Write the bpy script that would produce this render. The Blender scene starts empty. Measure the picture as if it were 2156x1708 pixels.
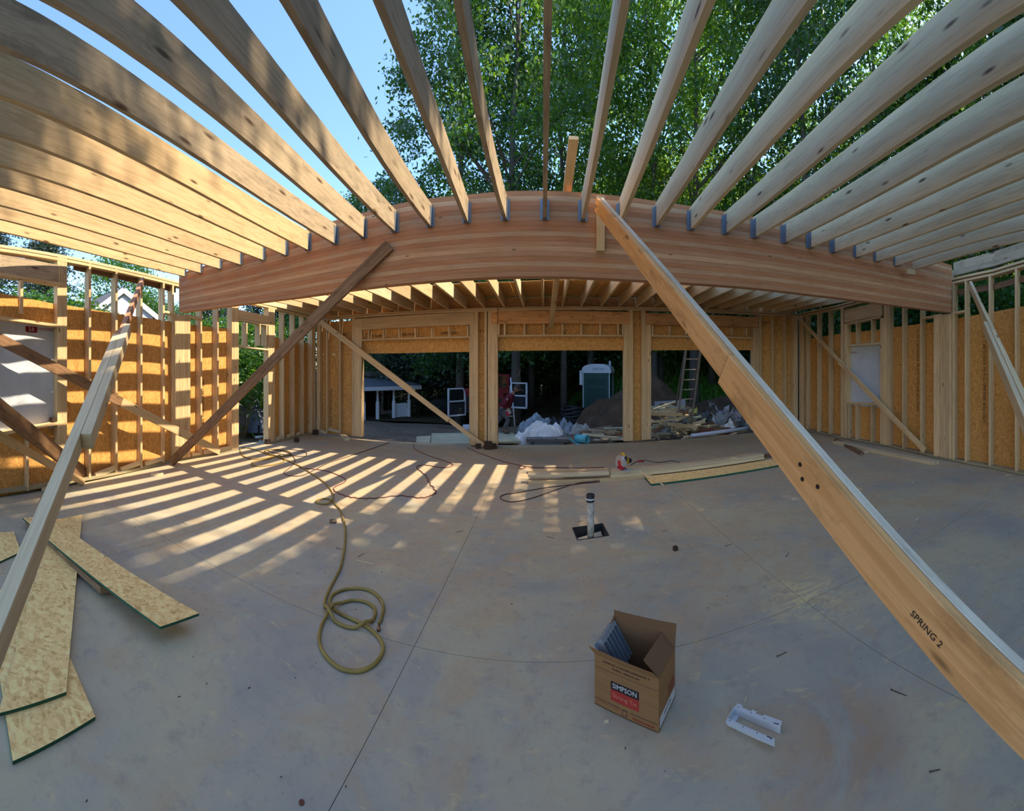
import bpy, math, random
import numpy as np
from mathutils import Vector, Matrix
random.seed(7); RNG = np.random.default_rng(11)
sc = bpy.context.scene
COL = sc.collection
# ------------------------------------------------------------------ camera (a cylindrical panorama, as the phone took it)
F, CX, HY, EYE = 835.0, 1150.0, 780.0, 1.62        # pixels per radian, pixel column of +Y, horizon row, eye height
cam = bpy.data.cameras.new('camera'); co = bpy.data.objects.new('camera', cam); COL.objects.link(co)
cam.type = 'PANO'; cam.panorama_type = 'CENTRAL_CYLINDRICAL'
cam.central_cylindrical_range_u_min = -1078/F; cam.central_cylindrical_range_u_max = 1078/F
cam.central_cylindrical_range_v_min = -(1708-HY)/F; cam.central_cylindrical_range_v_max = HY/F
cam.central_cylindrical_radius = 1.0
cam.clip_start = .02; cam.clip_end = 300
co.location = (0, 0, EYE); co.rotation_euler = (math.pi/2, 0, (CX-1078)/F)
sc.camera = co
# ------------------------------------------------------------------ sun, sky, exposure
SUN = Vector((.806, .11, 1)).normalized()
sl = bpy.data.lights.new('sun', 'SUN'); sl.energy = 4.2; sl.angle = math.radians(.55); sl.color = (1, .86, .66)
so = bpy.data.objects.new('sun', sl); COL.objects.link(so)
so.rotation_euler = SUN.to_track_quat('Z', 'Y').to_euler()
w = bpy.data.worlds.new('sky'); sc.world = w; w.use_nodes = True
nt = w.node_tree; nt.nodes.clear()
sky = nt.nodes.new('ShaderNodeTexSky'); sky.sky_type = 'NISHITA'; sky.sun_disc = False
sky.sun_elevation = math.asin(SUN.z); sky.sun_rotation = math.atan2(SUN.x, SUN.y)
sky.air_density = 1.0; sky.dust_density = .5; sky.ozone_density = 6.0; sky.altitude = 200
bg = nt.nodes.new('ShaderNodeBackground'); bg.inputs[1].default_value = .235
wo = nt.nodes.new('ShaderNodeOutputWorld')
nt.links.new(sky.outputs[0], bg.inputs[0]); nt.links.new(bg.outputs[0], wo.inputs[0])
vs = sc.view_settings; vs.view_transform = 'Standard'; vs.look = 'None'; vs.exposure = 1.15; vs.gamma = 1; vs.use_curve_mapping = False
sc.cycles.max_bounces = 6; sc.cycles.diffuse_bounces = 3; sc.cycles.transmission_bounces = 4; sc.cycles.transparent_max_bounces = 6
sc.cycles.use_denoising = True; sc.cycles.sample_clamp_indirect = 6

# ------------------------------------------------------------------ picture <-> place
def az(x): return (x-CX)/F
def at_r(x, y, r):                       # the point seen at (x, y), r metres away on plan
    a = az(x); return Vector((r*math.sin(a), r*math.cos(a), EYE+(HY-y)/F*r))
def at_z(x, y, z=0.0): return at_r(x, y, (z-EYE)/((HY-y)/F))
def at_Y(x, y, Y): return at_r(x, y, Y/math.cos(az(x)))

# ------------------------------------------------------------------ materials
MATS = {}
def ramp(nt, fac, stops):
    r = nt.nodes.new('ShaderNodeValToRGB'); cr = r.color_ramp
    while len(cr.elements) > 1: cr.elements.remove(cr.elements[-1])
    cr.elements[0].position = stops[0][0]; cr.elements[0].color = (*stops[0][1], 1)
    for p, c in stops[1:]:
        e = cr.elements.new(p); e.color = (*c, 1)
    nt.links.new(fac, r.inputs[0]); return r.outputs[0]
class N:
    def __init__(s, name, rough=.7, metal=0, spec=.3):
        m = bpy.data.materials.new(name); m.use_nodes = True; s.m = m; s.nt = m.node_tree
        s.b = s.nt.nodes['Principled BSDF']; s.b.inputs['Roughness'].default_value = rough
        s.b.inputs['Metallic'].default_value = metal; s.b.inputs['Specular IOR Level'].default_value = spec
    def n(s, t, **k):
        x = s.nt.nodes.new('ShaderNode'+t)
        for a, v in k.items():
            if a.startswith('i_'): x.inputs[a[2:].replace('_', ' ')].default_value = v
            else: setattr(x, a, v)
        return x
    def l(s, a, b): s.nt.links.new(a, b)
    def coords(s, scale, rand=True, kind='Object', rot=(0, 0, 0)):
        tc = s.n('TexCoord'); mp = s.n('Mapping'); mp.inputs['Scale'].default_value = scale; mp.inputs['Rotation'].default_value = rot
        s.l(tc.outputs[kind], mp.inputs[0])
        if not rand: return mp.outputs[0]
        oi = s.n('ObjectInfo'); mu = s.n('Math', operation='MULTIPLY'); mu.inputs[1].default_value = 57.3
        s.l(oi.outputs['Random'], mu.inputs[0]); ad = s.n('VectorMath', operation='ADD')
        s.l(mp.outputs[0], ad.inputs[0]); s.l(mu.outputs[0], ad.inputs[1]); return ad.outputs[0]
    def noise(s, vec, scale=5, detail=4, rough=.55, dist=0):
        x = s.n('TexNoise'); x.inputs['Scale'].default_value = scale; x.inputs['Detail'].default_value = detail
        x.inputs['Roughness'].default_value = rough; x.inputs['Distortion'].default_value = dist
        if vec is not None: s.l(vec, x.inputs['Vector'])
        return x.outputs['Fac']
    def vor(s, vec, scale, out='Distance', feat='F1'):
        x = s.n('TexVoronoi', feature=feat); x.inputs['Scale'].default_value = scale; s.l(vec, x.inputs['Vector']); return x.outputs[out]
    def mix(s, fac, a, b, mode='MIX'):
        x = s.n('Mix', data_type='RGBA', blend_type=mode)
        for v, i in ((fac, 0), (a, 6), (b, 7)):
            if isinstance(v, (int, float)): x.inputs[i].default_value = v
            elif isinstance(v, tuple): x.inputs[i].default_value = (*v, 1) if len(v) == 3 else v
            else: s.l(v, x.inputs[i])
        return x.outputs[2]
    def bump(s, h, strength=.3, dist=.01):
        x = s.n('Bump'); x.inputs['Strength'].default_value = strength; x.inputs['Distance'].default_value = dist
        s.l(h, x.inputs['Height']); s.l(x.outputs[0], s.b.inputs['Normal'])
    def col(s, c):
        if isinstance(c, tuple): s.b.inputs['Base Color'].default_value = (*c, 1)
        else: s.l(c, s.b.inputs['Base Color'])
        return s
def plain(name, c, rough=.7, metal=0, spec=.3):
    if name not in MATS: MATS[name] = N(name, rough, metal, spec).col(c).m
    return MATS[name]
def lumber(name, light, dark, knot=(.10, .05, .02), wear=.0, rough=.75, kn=.05):
    q = N(name, rough)
    v = q.coords((1.2, 22, 22)); g = q.noise(v, 1.6, 6, .6, .6)
    v2 = q.coords((.5, 3, 3)); g2 = q.noise(v2, 2.2, 3)
    c = ramp(q.nt, g, [(.34, tuple(x*.85 for x in dark)), (.44, dark), (.52, light), (.66, light), (.72, tuple(x*.86+y*.0 for x, y in zip(light, dark))), (.8, tuple(min(1, x*1.08) for x in light))])
    fg = q.noise(q.coords((1.0, 75, 75)), 1.6, 3, .6, .3); c = q.mix(ramp(q.nt, fg, [(.40, (.34, .34, .34)), (.52, (0, 0, 0))]), c, tuple(x*.75 for x in dark))
    c = q.mix(.5, c, ramp(q.nt, g2, [(.3, tuple(x*.72 for x in light)), (.6, light)]), 'MIX')
    oi = q.n('ObjectInfo'); c = q.mix(.65, c, ramp(q.nt, oi.outputs['Random'], [(0, (.78, .76, .74)), (.5, (.95, .95, .95)), (1, (1.1, 1.06, 1))]), 'MULTIPLY')
    vk = q.coords((1.3, 5, 5)); kd = q.vor(vk, 1.5)
    c = q.mix(ramp(q.nt, kd, [(0, (1, 1, 1)), (kn, (.9, .9, .9)), (kn*2.2, (0, 0, 0))]), c, knot)
    if wear:
        wn = q.noise(q.coords((2, 5, 5)), 2.0, 5, .65)
        c = q.mix(ramp(q.nt, wn, [(.52, (0, 0, 0)), (.68, (wear,)*3)]), c, tuple(x*.35 for x in dark))
    q.col(c); q.bump(g, .25, .003); MATS[name] = q.m; return q.m
PINE = lumber('pine_lumber', (.66, .47, .25), (.50, .325, .15), kn=.06)
STUD = lumber('stud_lumber', (.75, .53, .28), (.58, .375, .17), kn=.05)
GREY = lumber('worn_shade_grey_lumber', (.52, .40, .255), (.37, .275, .165), wear=.45, kn=.08)  # random wear patches, plus the left joists' shade put into the grey tone
PALE = lumber('pale_lumber', (.76, .60, .36), (.62, .465, .26), kn=.065)
BROWN = lumber('old_brown_lumber', (.30, .17, .085), (.17, .09, .045), wear=.5)
ORANGE = lumber('orange_fir_lumber', (.74, .39, .15), (.60, .28, .085), wear=.5, kn=.06)
WHITED = lumber('whitish_fir_lumber', (.68, .59, .44), (.50, .42, .30), wear=.3)
GLU = [lumber('fir_lamination_%s' % n, a, b, kn=.03) for n, a, b in (('red', (.54, .24, .105), (.45, .185, .08)), ('tan', (.54, .275, .135), (.46, .22, .105)), ('light', (.61, .355, .185), (.52, .28, .14)))]
SILL = lumber('treated_sill_lumber', (.40, .34, .20), (.27, .22, .12))
def osb_mat(name, a, b, c3, sc_=1.0):
    q = N(name, .8)
    def layer(rot, s):
        v0 = q.coords((1, 1, 1), rot=(rot, rot*.6, rot)); mp = q.n('Mapping'); mp.inputs['Scale'].default_value = (9*s, 34*s, 34*s); q.l(v0, mp.inputs[0]); v = mp.outputs[0]; x = q.n('TexVoronoi'); x.inputs['Scale'].default_value = 1.6
        nz = q.noise(q.coords((3, 3, 3)), 3, 2); ad = q.n('VectorMath', operation='ADD'); q.l(v, ad.inputs[0])
        q.l(nz, ad.inputs[1]); q.l(ad.outputs[0], x.inputs['Vector']); bw = q.n('RGBToBW'); q.l(x.outputs['Color'], bw.inputs[0]); return bw.outputs[0]
    l1, l2, l3 = layer(.4, sc_), layer(1.5, sc_), layer(-.8, sc_*1.2)
    m1 = q.mix(ramp(q.nt, q.vor(q.coords((9, 9, 9)), 1.5, 'Color'), [(.45, (0, 0, 0)), (.5, (1, 1, 1))]), l1, l2)
    m2 = q.mix(.4, m1, l3); c = ramp(q.nt, m2, [(.18, c3), (.34, b), (.5, a), (.8, tuple(min(1, x*1.25) for x in a))])
    dk = q.noise(q.coords((14, 14, 14)), 3, 3, .7)
    c = q.mix(ramp(q.nt, dk, [(.62, (0, 0, 0)), (.70, (.7, .7, .7))]), c, tuple(x*.5 for x in c3))
    q.col(c); q.bump(m2, .2, .002); MATS[name] = q.m; return q.m
OSB = osb_mat('wall_strand_board', (.64, .325, .09), (.57, .275, .07), (.46, .21, .05))
OSBL = osb_mat('loose_strand_board', (.95, .59, .215), (.85, .50, .165), (.66, .36, .11), .8)
HSTEEL = plain('dull_hanger_steel', (.20, .235, .27), .5, .4, .4)
GREEN = plain('green_edge_paint', (.02, .10, .055), .6)
STEEL = plain('galvanized_steel', (.60, .60, .575), .45, .15, .5)
q = N('concrete', .62, 0, .35)
v = q.coords((1, 1, 1), False, 'Object')
n1, n2, n3 = q.noise(v, .8, 7, .62, .7), q.noise(v, 2.0, 8, .7, .9), q.noise(v, 26, 5, .7)
c = ramp(q.nt, n1, [(.36, (.33, .305, .235)), (.47, (.395, .35, .248)), (.56, (.46, .39, .245)), (.66, (.51, .41, .235))])
sp = q.n('SeparateXYZ'); q.l(v, sp.inputs[0])
def near(cx, cy, r0, r1):
    d = q.n('VectorMath', operation='DISTANCE'); q.l(v, d.inputs[0]); d.inputs[1].default_value = (cx, cy, 0)
    nz = q.n('Math', operation='MULTIPLY_ADD'); q.l(q.noise(v, 3.2, 6, .65), nz.inputs[0]); nz.inputs[1].default_value = r1*1.1; q.l(d.outputs['Value'], nz.inputs[2])
    return ramp(q.nt, nz.outputs[0], [(min(.99, (r0+r1*.55)/1), (1, 1, 1)), (min(1, (r1+r1*.55)/1), (0, 0, 0))])
far = q.n('MapRange'); q.l(sp.outputs['Y'], far.inputs[0]); far.inputs[1].default_value = 1.4; far.inputs[2].default_value = 4.5; far.inputs[3].default_value = 0; far.inputs[4].default_value = .13
th_ = q.n('Math', operation='ADD'); q.l(n2, th_.inputs[0]); q.l(far.outputs[0], th_.inputs[1])
c = q.mix(ramp(q.nt, th_.outputs[0], [(.50, (0, 0, 0)), (.68, (.78, .78, .78))]), c, (.48, .335, .185))
n4 = q.noise(q.coords((1, 2.0, 1), False), 3.4, 9, .78, 1.4)
c = q.mix(ramp(q.nt, n4, [(.57, (0, 0, 0)), (.66, (.75, .75, .75))]), c, (.60, .47, .23))
c = q.mix(q.mix(1.0, near(1.15, 1.25, .02, .42), ramp(q.nt, n2, [(.40, (.1, .1, .1)), (.55, (.9, .9, .9))]), 'MULTIPLY'), c, (.40, .235, .12))
c = q.mix(q.mix(1.0, near(1.75, 2.25, .0, .38), ramp(q.nt, n4, [(.48, (0, 0, 0)), (.54, (1, 1, 1))]), 'MULTIPLY'), c, (.66, .54, .25))
c = q.mix(ramp(q.nt, q.noise(v, 9, 6, .7), [(.34, (.35, .35, .35)), (.46, (0, 0, 0))]), c, (.24, .215, .18))
c = q.mix(ramp(q.nt, n3, [(.3, (.3, .3, .3)), (.45, (0, 0, 0))]), c, (.24, .21, .17))
q.col(c); q.bump(n3, .12, .003); q.l(ramp(q.nt, n2, [(.3, (.5,)*3), (.7, (.8,)*3)]), q.b.inputs['Roughness']); CONC = q.m
def earth(name, a, b, c3, s=1.0):
    q = N(name, .95, 0, .1); v = q.coords((s, s, s), False)
    c = ramp(q.nt, q.noise(v, 1.4, 8, .7), [(.3, a), (.52, b), (.7, c3)])
    c = q.mix(ramp(q.nt, q.noise(v, 22, 4, .7), [(.45, (0, 0, 0)), (.62, (.6,)*3)]), c, tuple(x*1.7 for x in c3))
    q.col(c); q.bump(q.noise(v, 12, 6, .7), .6, .05); MATS[name] = q.m; return q.m
DIRT = earth('site_soil', (.085, .058, .036), (.14, .10, .068), (.20, .155, .11))
MOUND = earth('dug_earth', (.045, .028, .018), (.085, .052, .033), (.13, .082, .052), 1.6)
LITTER = earth('forest_floor_litter', (.022, .018, .01), (.045, .034, .018), (.085, .06, .03))

# ------------------------------------------------------------------ builders
def tag(o, label=None, cat=None, group=None, kind=None):
    for k, v in (('label', label), ('category', cat), ('group', group), ('kind', kind)):
        if v: o[k] = v
    return o
def wmat(o):
    return (wmat(o.parent) @ o.matrix_parent_inverse @ o.matrix_basis) if o.parent else o.matrix_basis.copy()
def link(name, me, mat=None, parent=None, M=None):
    o = bpy.data.objects.new(name, me); COL.objects.link(o)
    if mat is not None and me is not None: me.materials.append(mat)
    if M is not None: o.matrix_basis = M
    if parent: o.parent = parent; o.matrix_parent_inverse = wmat(parent).inverted()
    return o
def empty(name, loc=(0, 0, 0), rz=0.0, parent=None):
    return link(name, None, None, parent, Matrix.Translation(loc) @ Matrix.Rotation(rz, 4, 'Z'))
def mesh(name, vs, fs, smooth=False):
    me = bpy.data.meshes.new(name); me.from_pydata([tuple(v) for v in vs], [], fs)
    if smooth: me.polygons.foreach_set('use_smooth', [True]*len(me.polygons))
    me.update(); return me
BF = [(0, 1, 2, 3), (7, 6, 5, 4), (0, 4, 5, 1), (1, 5, 6, 2), (2, 6, 7, 3), (3, 7, 4, 0)]
def boxv(l, w_, t, c=(0, 0, 0)):
    x, y, z = l/2, w_/2, t/2
    return [(c[0]+a*x, c[1]+b*y, c[2]+d*z) for d in (-1, 1) for a, b in ((-1, 1), (1, 1), (1, -1), (-1, -1))]
def board(name, p0, p1, w_, t, side, mat, parent=None, ext=0.0, bevel=0.0, segs=0, sag=0.0):
    """timber from p0 to p1; w_ measured along `side` (made square to the length), t across"""
    p0, p1 = Vector(p0), Vector(p1); d = (p1-p0); L = d.length+2*ext; d.normalize()
    s = Vector(side); s = (s-d*s.dot(d)).normalized(); n = d.cross(s)
    M = Matrix((d, s, n)).transposed().to_4x4(); M.translation = (p0+p1)/2
    me = mesh(name, boxv(L, w_, t), BF)
    o = link(name, me, mat, parent, M)
    if bevel:
        b = o.modifiers.new('b', 'BEVEL'); b.width = bevel; b.segments = 1
    return o
class MB:                                   # gathers pieces into one mesh
    def __init__(s): s.v, s.f = [], []
    def add(s, vs, fs):
        k = len(s.v); s.v += [tuple(v) for v in vs]; s.f += [tuple(i+k for i in f) for f in fs]; return s
    def box(s, c, size, rz=0.0, M=None):
        vs = [Vector(v) for v in boxv(*size)]
        R = M if M is not None else Matrix.Rotation(rz, 3, 'Z')
        return s.add([R @ v+Vector(c) for v in vs], BF)
    def tube(s, pts, r, n=8, caps=True):
        pts = [Vector(p) for p in pts]; rs = r if isinstance(r, (list, tuple)) else [r]*len(pts); k = len(s.v)
        prev = None
        for i, p in enumerate(pts):
            d = (pts[min(i+1, len(pts)-1)]-pts[max(i-1, 0)]).normalized()
            if prev is None: a = d.orthogonal().normalized()
            else:
                a = prev-d*prev.dot(d); a = a.normalized() if a.length > 1e-6 else d.orthogonal().normalized()
            prev = a; b = d.cross(a)
            for j in range(n):
                t = 2*math.pi*j/n; s.v.append(tuple(p+(a*math.cos(t)+b*math.sin(t))*rs[i]))
        for i in range(len(pts)-1):
            for j in range(n): s.f.append((k+i*n+j, k+i*n+(j+1) % n, k+(i+1)*n+(j+1) % n, k+(i+1)*n+j))
        if caps: s.f.append(tuple(k+j for j in reversed(range(n)))); s.f.append(tuple(k+(len(pts)-1)*n+j for j in range(n)))
        return s
    def build(s, name, mat, parent=None, smooth=False, M=None):
        return link(name, mesh(name, s.v, s.f, smooth), mat, parent, M)
def text(name, body, size, M, mat, parent, ext=.0006, align='CENTER'):
    cu = bpy.data.curves.new(name, 'FONT'); cu.body = body; cu.size = size; cu.align_x = align; cu.align_y = 'CENTER'; cu.extrude = ext
    cu.resolution_u = 2; o = bpy.data.objects.new(name, cu); COL.objects.link(o); cu.materials.append(mat); o.matrix_basis = M
    if parent: o.parent = parent; o.matrix_parent_inverse = wmat(parent).inverted()
    return o
def frame(o, x, y):                          # matrix with local x, y along the given directions
    x = Vector(x).normalized(); y = Vector(y); y = (y-x*y.dot(x)).normalized(); z = x.cross(y)
    M = Matrix((x, y, z)).transposed().to_4x4(); M.translation = Vector(o); return M
def smooth_path(pts, n=6):
    out = []
    P = [Vector(p) for p in pts]; P = [P[0]]+P+[P[-1]]
    for i in range(1, len(P)-2):
        for k in range(n):
            t = k/n; a, b, c_, d = P[i-1], P[i], P[i+1], P[i+2]
            out.append(.5*((2*b)+(c_-a)*t+(2*a-5*b+4*c_-d)*t*t+(3*b-a-3*c_+d)*t**3))
    out.append(P[-2]); return out

# ------------------------------------------------------------------ floor slab (cast panels between saw-cut joints)
floor = tag(empty('floor'), kind='structure')
XS = [-8.5, -3.1, -.76, 1.69, 4.1, 8.5]; YS = [-4.5, -.25, 2.2, 9.1]
HOLE = [(.27, 4.07), (.59, 4.15), (.61, 3.84), (.30, 3.77)]
LW = None
G = .0017
def slab_poly(poly, hole=None):
    n = len(poly); vs = [(x, y, 0) for x, y in poly]+[(x, y, -.12) for x, y in poly]
    fs = [tuple(range(n, 2*n))[::-1]]+[(i, (i+n), (i+1) % n+n, (i+1) % n) for i in range(n)]
    if not hole: fs.append(tuple(range(n)))
    else:
        k = 2*n; vs += [(x, y, 0) for x, y in hole]+[(x, y, -.119) for x, y in hole]
        fs += [(i, (i+1) % 4, k+(i+1) % 4, k+i) for i in range(4)]+[(k+i, k+(i+1) % 4, k+4+(i+1) % 4, k+4+i) for i in range(4)]
    return vs, fs
# ------------------------------------------------------------------ walls measured off the picture
class Wall:
    def __init__(s, nodes, out):              # nodes: (x, y of floor line, y of plate underside)
        s.px = [n[0] for n in nodes]; s.out = Vector(out)
        s.P = [at_z(n[0], n[1]) for n in nodes]
        s.H = [at_r(n[0], n[2], p.xy.length).z for n, p in zip(nodes, s.P)]
    def seg(s, x):
        i = 0
        while i < len(s.px)-2 and x > s.px[i+1]: i += 1
        return i
    def base(s, x, off=0.0):                  # where the plan ray through column x meets the wall, off metres behind its inner face
        i = s.seg(x); a, b = s.P[i]+s.out*off, s.P[i+1]+s.out*off; d = b-a
        r = Vector((math.sin(az(x)), math.cos(az(x)), 0))
        t = (a.x*r.y-a.y*r.x)/(d.y*r.x-d.x*r.y)
        p = a+d*t; p.z = 0; return p
    def z(s, x, y, off=0.0): return EYE+(HY-y)/F*s.base(x, off).xy.length
    def top(s, x):
        i = s.seg(x); a, b = s.P[i], s.P[i+1]; p = s.base(x); t = (p-a).dot(b-a)/(b-a).length_squared
        return s.H[i]+(s.H[i+1]-s.H[i])*t
    def dir(s, x):
        i = s.seg(x); d = s.P[i+1]-s.P[i]; d.z = 0; return d.normalized()
    def stud(s, x, z0=.038, z1=None, parent=None, mat=None, d=.14, off=0.0, name='stud', t=.038):
        b = s.base(x, off); z1 = s.top(x) if z1 is None else z1; c = b+s.out*d/2
        return board(name, (c.x, c.y, z0), (c.x, c.y, z1), d, t, s.out, mat or STUD, parent)
    def pack(s, x0, x1, z0, z1, parent, mat=None, n=None, name='stud'):
        """studs nailed face to face filling the columns x0..x1"""
        a, b = s.base(x0), s.base(x1); L = (b-a).length; n = n or max(1, round(L/.038)); d = (b-a)/n
        for k in range(n):
            c = a+d*(k+.5)+s.out*.07; zt = z1 if z1 is not None else s.top(x0+(x1-x0)*(k+.5)/n)
            board(name, (c.x, c.y, z0), (c.x, c.y, zt), .14, d.length-.0015, s.out, mat or STUD, parent)
    def rail(s, x0, y0, x1, y1, h, parent, mat=None, name='plate', d=.14, off=0.0, up=False, stop=0):
        """horizontal timber whose lower edge runs (x0, y0)-(x1, y1)"""
        xs = [x0]+[x for x in s.px[1:-1] if x0+4 < x < x1-4]+[x1]
        ys = [y0+(y1-y0)*(x-x0)/(x1-x0) for x in xs]
        for i in range(len(xs)-1):
            a, b = s.base(xs[i]+1e-3, off), s.base(xs[i+1]-1e-3, off)
            a = Vector((a.x, a.y, s.z(xs[i]+1e-3, ys[i], off)+h/2))+s.out*d/2; b = Vector((b.x, b.y, s.z(xs[i+1]-1e-3, ys[i+1], off)+h/2))+s.out*d/2
            board(name, a, b, h, d, (0, 0, 1), mat or STUD, parent)
    def sheet(s, quad, parent, mat=None, t=.011, off=.142, name='sheathing_panel'):
        """sheathing panel; quad = (x0, top y0, x1, top y1, bottom z or (y0, y1)) seen on the sheathing's plane"""
        x0, t0, x1, t1, bt = quad
        P = []
        for x, y in ((x0, t0), (x1, t1)):
            p = s.base(x, off); P.append((p, s.z(x, y, off), bt if not isinstance(bt, tuple) else s.z(x, bt[0] if x == x0 else bt[1], off)))
        (a, at, ab), (b, bt_, bb) = P; g = (b-a).normalized()*.0015; o = s.out*t
        vs = [(a.x+g.x, a.y+g.y, ab), (b.x-g.x, b.y-g.y, bb), (b.x-g.x, b.y-g.y, bt_), (a.x+g.x, a.y+g.y, at)]
        vs = vs+[(v[0]+o.x, v[1]+o.y, v[2]) for v in vs]
        return link(name, mesh(name, vs, BF), mat or OSB, parent)
WL = Wall([(-260, 1085, 478), (0, 1049, 512), (368, 972, 601), (503, 948.5, 634.5), (665, 912.5, 672)], (-.985, -.05, 0))
WF = Wall([(665, 912.5, 675), (762, 923.5, 668), (1048, 943, 655), (1340, 931, 653.5), (1592, 908.5, 662.5), (1682, 903, 667)], (-.03, 1, 0))
WR = Wall([(1682, 903, 667), (1757, 921, 652), (1868, 941, 624), (1984, 967.5, 602), (2094, 988.5, 579), (2420, 1045, 500)], (.995, .02, 0))
# slab panels
sb_l, sb_r = WL.P[-1].x, WR.P[0].x
for j in range(3):
    for i in range(5):
        x0, x1, y0, y1 = XS[i]+G, XS[i+1]-G, YS[j]+G, YS[j+1]-G
        if i == 0: x0 = -6.0
        if i == 4: x1 = 6.75
        if j == 2: y1a, y1b = 8.62+(x0*.062), 8.62+(x1*.062)
        else: y1a = y1b = y1
        pl = [(x0, y0), (x1, y0), (x1, y1b), (x0, y1a)]
        if j == 2 and i == 2: vs_, fs_ = slab_poly(pl, [HOLE[3], HOLE[2], HOLE[1], HOLE[0]])
        else: vs_, fs_ = slab_poly(pl)
        link('slab', mesh('slab', vs_, fs_), CONC, floor)
# ---- left wall
wl = tag(empty('wall_left'), kind='structure')
WL.rail(-250, 1084.5, 502, 949, .038, wl, SILL, 'bottom_plate'); WL.rail(566, 934.5, 664, 913, .038, wl, SILL, 'bottom_plate')
for lift in (0, 10.5):
    WL.rail(-250, 480-lift*.9, 368, 601.5-lift*.55, .038, wl, PALE if lift else STUD, 'top_plate'); WL.rail(368, 601.5-lift*.55, 664, 672-lift*.42, .038, wl, STUD, 'top_plate')
WL.rail(156, 568, 370, 616, .11, wl, BROWN, 'ledger', .03, .11)
WL.rail(-250, 535, 139, 597, .235, wl, GREY, 'header', .14); 
WL.rail(-250, 540, 139, 603, .036, wl, STUD, 'plate'); WL.rail(-250, 637, 131, 690.5, .038, wl, STUD, 'window_plate'); WL.rail(-250, 965, 134, 892, .038, wl, STUD, 'window_sill')
WL.pack(121, 141, .038, None, wl, n=4)
for x in (-190, -112, -38, 46): WL.stud(x, WL.z(x, 655+x*.12), WL.z(x, 582+x*.16), wl)
for x in (-190, -112, -38, 58): WL.stud(x, .038, WL.z(x, 916-x*.12), wl)
WL.stud(130, .038, WL.z(130, 894), wl)
for x in (189.5, 245.5, 298, 345, 424, 459): WL.stud(x, parent=wl)
WL.pack(366, 401, .038, WL.z(368, 661), wl, n=6, name='beam_post'); WL.stud(364.5, parent=wl)
WL.rail(345, 658, 369, 663, .038, wl, PALE, 'block'); WL.rail(392, 666, 424, 672, .038, wl, PALE, 'block')
WL.pack(488, 503, .038, None, wl, n=3); WL.pack(565, 579, .038, None, wl, n=3)
WL.rail(502, 669.5, 572, 683.5, .17, wl, STUD, 'header'); WL.rail(502, 674, 572, 687.5, .038, wl, PALE, 'plate'); WL.rail(502, 730, 568, 738.5, .036, wl, PALE, 'door_plate')
for x in (520, 548, 562): WL.stud(x, WL.z(x, 728), WL.z(x, 680), wl)
for x in (598, 620, 640): WL.stud(x, parent=wl)
WL.pack(657, 665, .038, None, wl, n=2)
for a_, ya, b_, yb in ((-250, 580, 121, 641), (141, 643, 247, 661), (247, 661, 402, 683.5), (402, 683.5, 488, 693)):
    if a_ < 0:
        WL.sheet((a_, ya, b_, yb, (648, 687)), wl); WL.sheet((a_, 952, b_, 891, 0), wl)
    else: WL.sheet((a_, ya, b_, yb, 0), wl)
WL.sheet((579, 710.5, 602, 713, 0), wl); WL.sheet((602, 717, 662, 724, 0), wl)
# ---- front wall
wf = tag(empty('wall_front'), kind='structure')
for lift in (0, 4):
    for a_, ya, b_, yb in ((665, 675, 762, 668.5), (762, 668.5, 1048, 655.5), (1048, 655.5, 1340, 654), (1340, 654, 1592, 663), (1592, 663, 1682, 667)): WF.rail(a_, ya-lift, b_, yb-lift, .038, wf, STUD, 'top_plate')
WF.pack(667, 674, .038, None, wf, n=2)
for x in (688, 715.5, 1627.5, 1653.5): WF.stud(x, parent=wf)
WF.pack(741, 747, .038, None, wf, n=1); WF.pack(747, 761, .038, WF.z(754, 695), wf, n=3)
WF.pack(988, 998.5, .038, WF.z(994, 684), wf, n=3); WF.pack(998.5, 1006.5, .038, None, wf, n=1)
WF.pack(1020, 1025, .038, None, wf, n=1); WF.pack(1027, 1034.6, .038, None, wf, n=1); WF.pack(1034.6, 1048, .038, WF.z(1040, 682.5), wf, n=3)
WF.pack(1314, 1325.6, .038, WF.z(1320, 683), wf, n=3); WF.pack(1325.6, 1332.6, .038, None, wf, n=1)
WF.pack(1351, 1359, .038, None, wf, n=1); WF.pack(1359, 1371, .038, WF.z(1365, 684), wf, n=3)
WF.pack(1586, 1597.5, .038, WF.z(1590, 690), wf, n=3); WF.pack(1598, 1603.6, .038, None, wf, n=1)
WF.pack(1671, 1680, .038, None, wf, n=3)
for a_, b_, y0, y1, h in ((747, 998.5, 695.5, 684, .27), (1034.6, 1325.6, 682.3, 682.8, .27), (1359, 1597.5, 684, 689.5, .27)):
    WF.rail(a_, y0, b_, y1, h, wf, ORANGE if a_ > 1000 else STUD, 'header', .12)
for a_, b_, y0, y1 in ((759, 988, 718, 711.5), (1048, 1314, 709.5, 709), (1371, 1586, 709, 713.5)): WF.rail(a_, y0, b_, y1, .038, wf, STUD, 'plate')
for xs, y0, y1 in (((761, 776, 807.5, 840, 874, 909, 945, 984.5), 718, 696), ((1050, 1062.5, 1104, 1145, 1184, 1224, 1263.5, 1301.5, 1311.5), 707, 682), ((1374, 1410, 1444, 1477, 1510, 1541.5, 1572), 708, 684)):
    for x in xs:
        k = (x-761)*.03 if x < 1000 else 0; WF.stud(x, WF.z(x, y0-k-2), WF.z(x, y1-k*1.4+(1.5+(x-1370)*.025 if x > 1370 else 0)), wf, name='cripple_stud')
def wfs(x0, x1, top, bt): WF.sheet((x0, top[0], x1, top[1], bt), wf)
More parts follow.
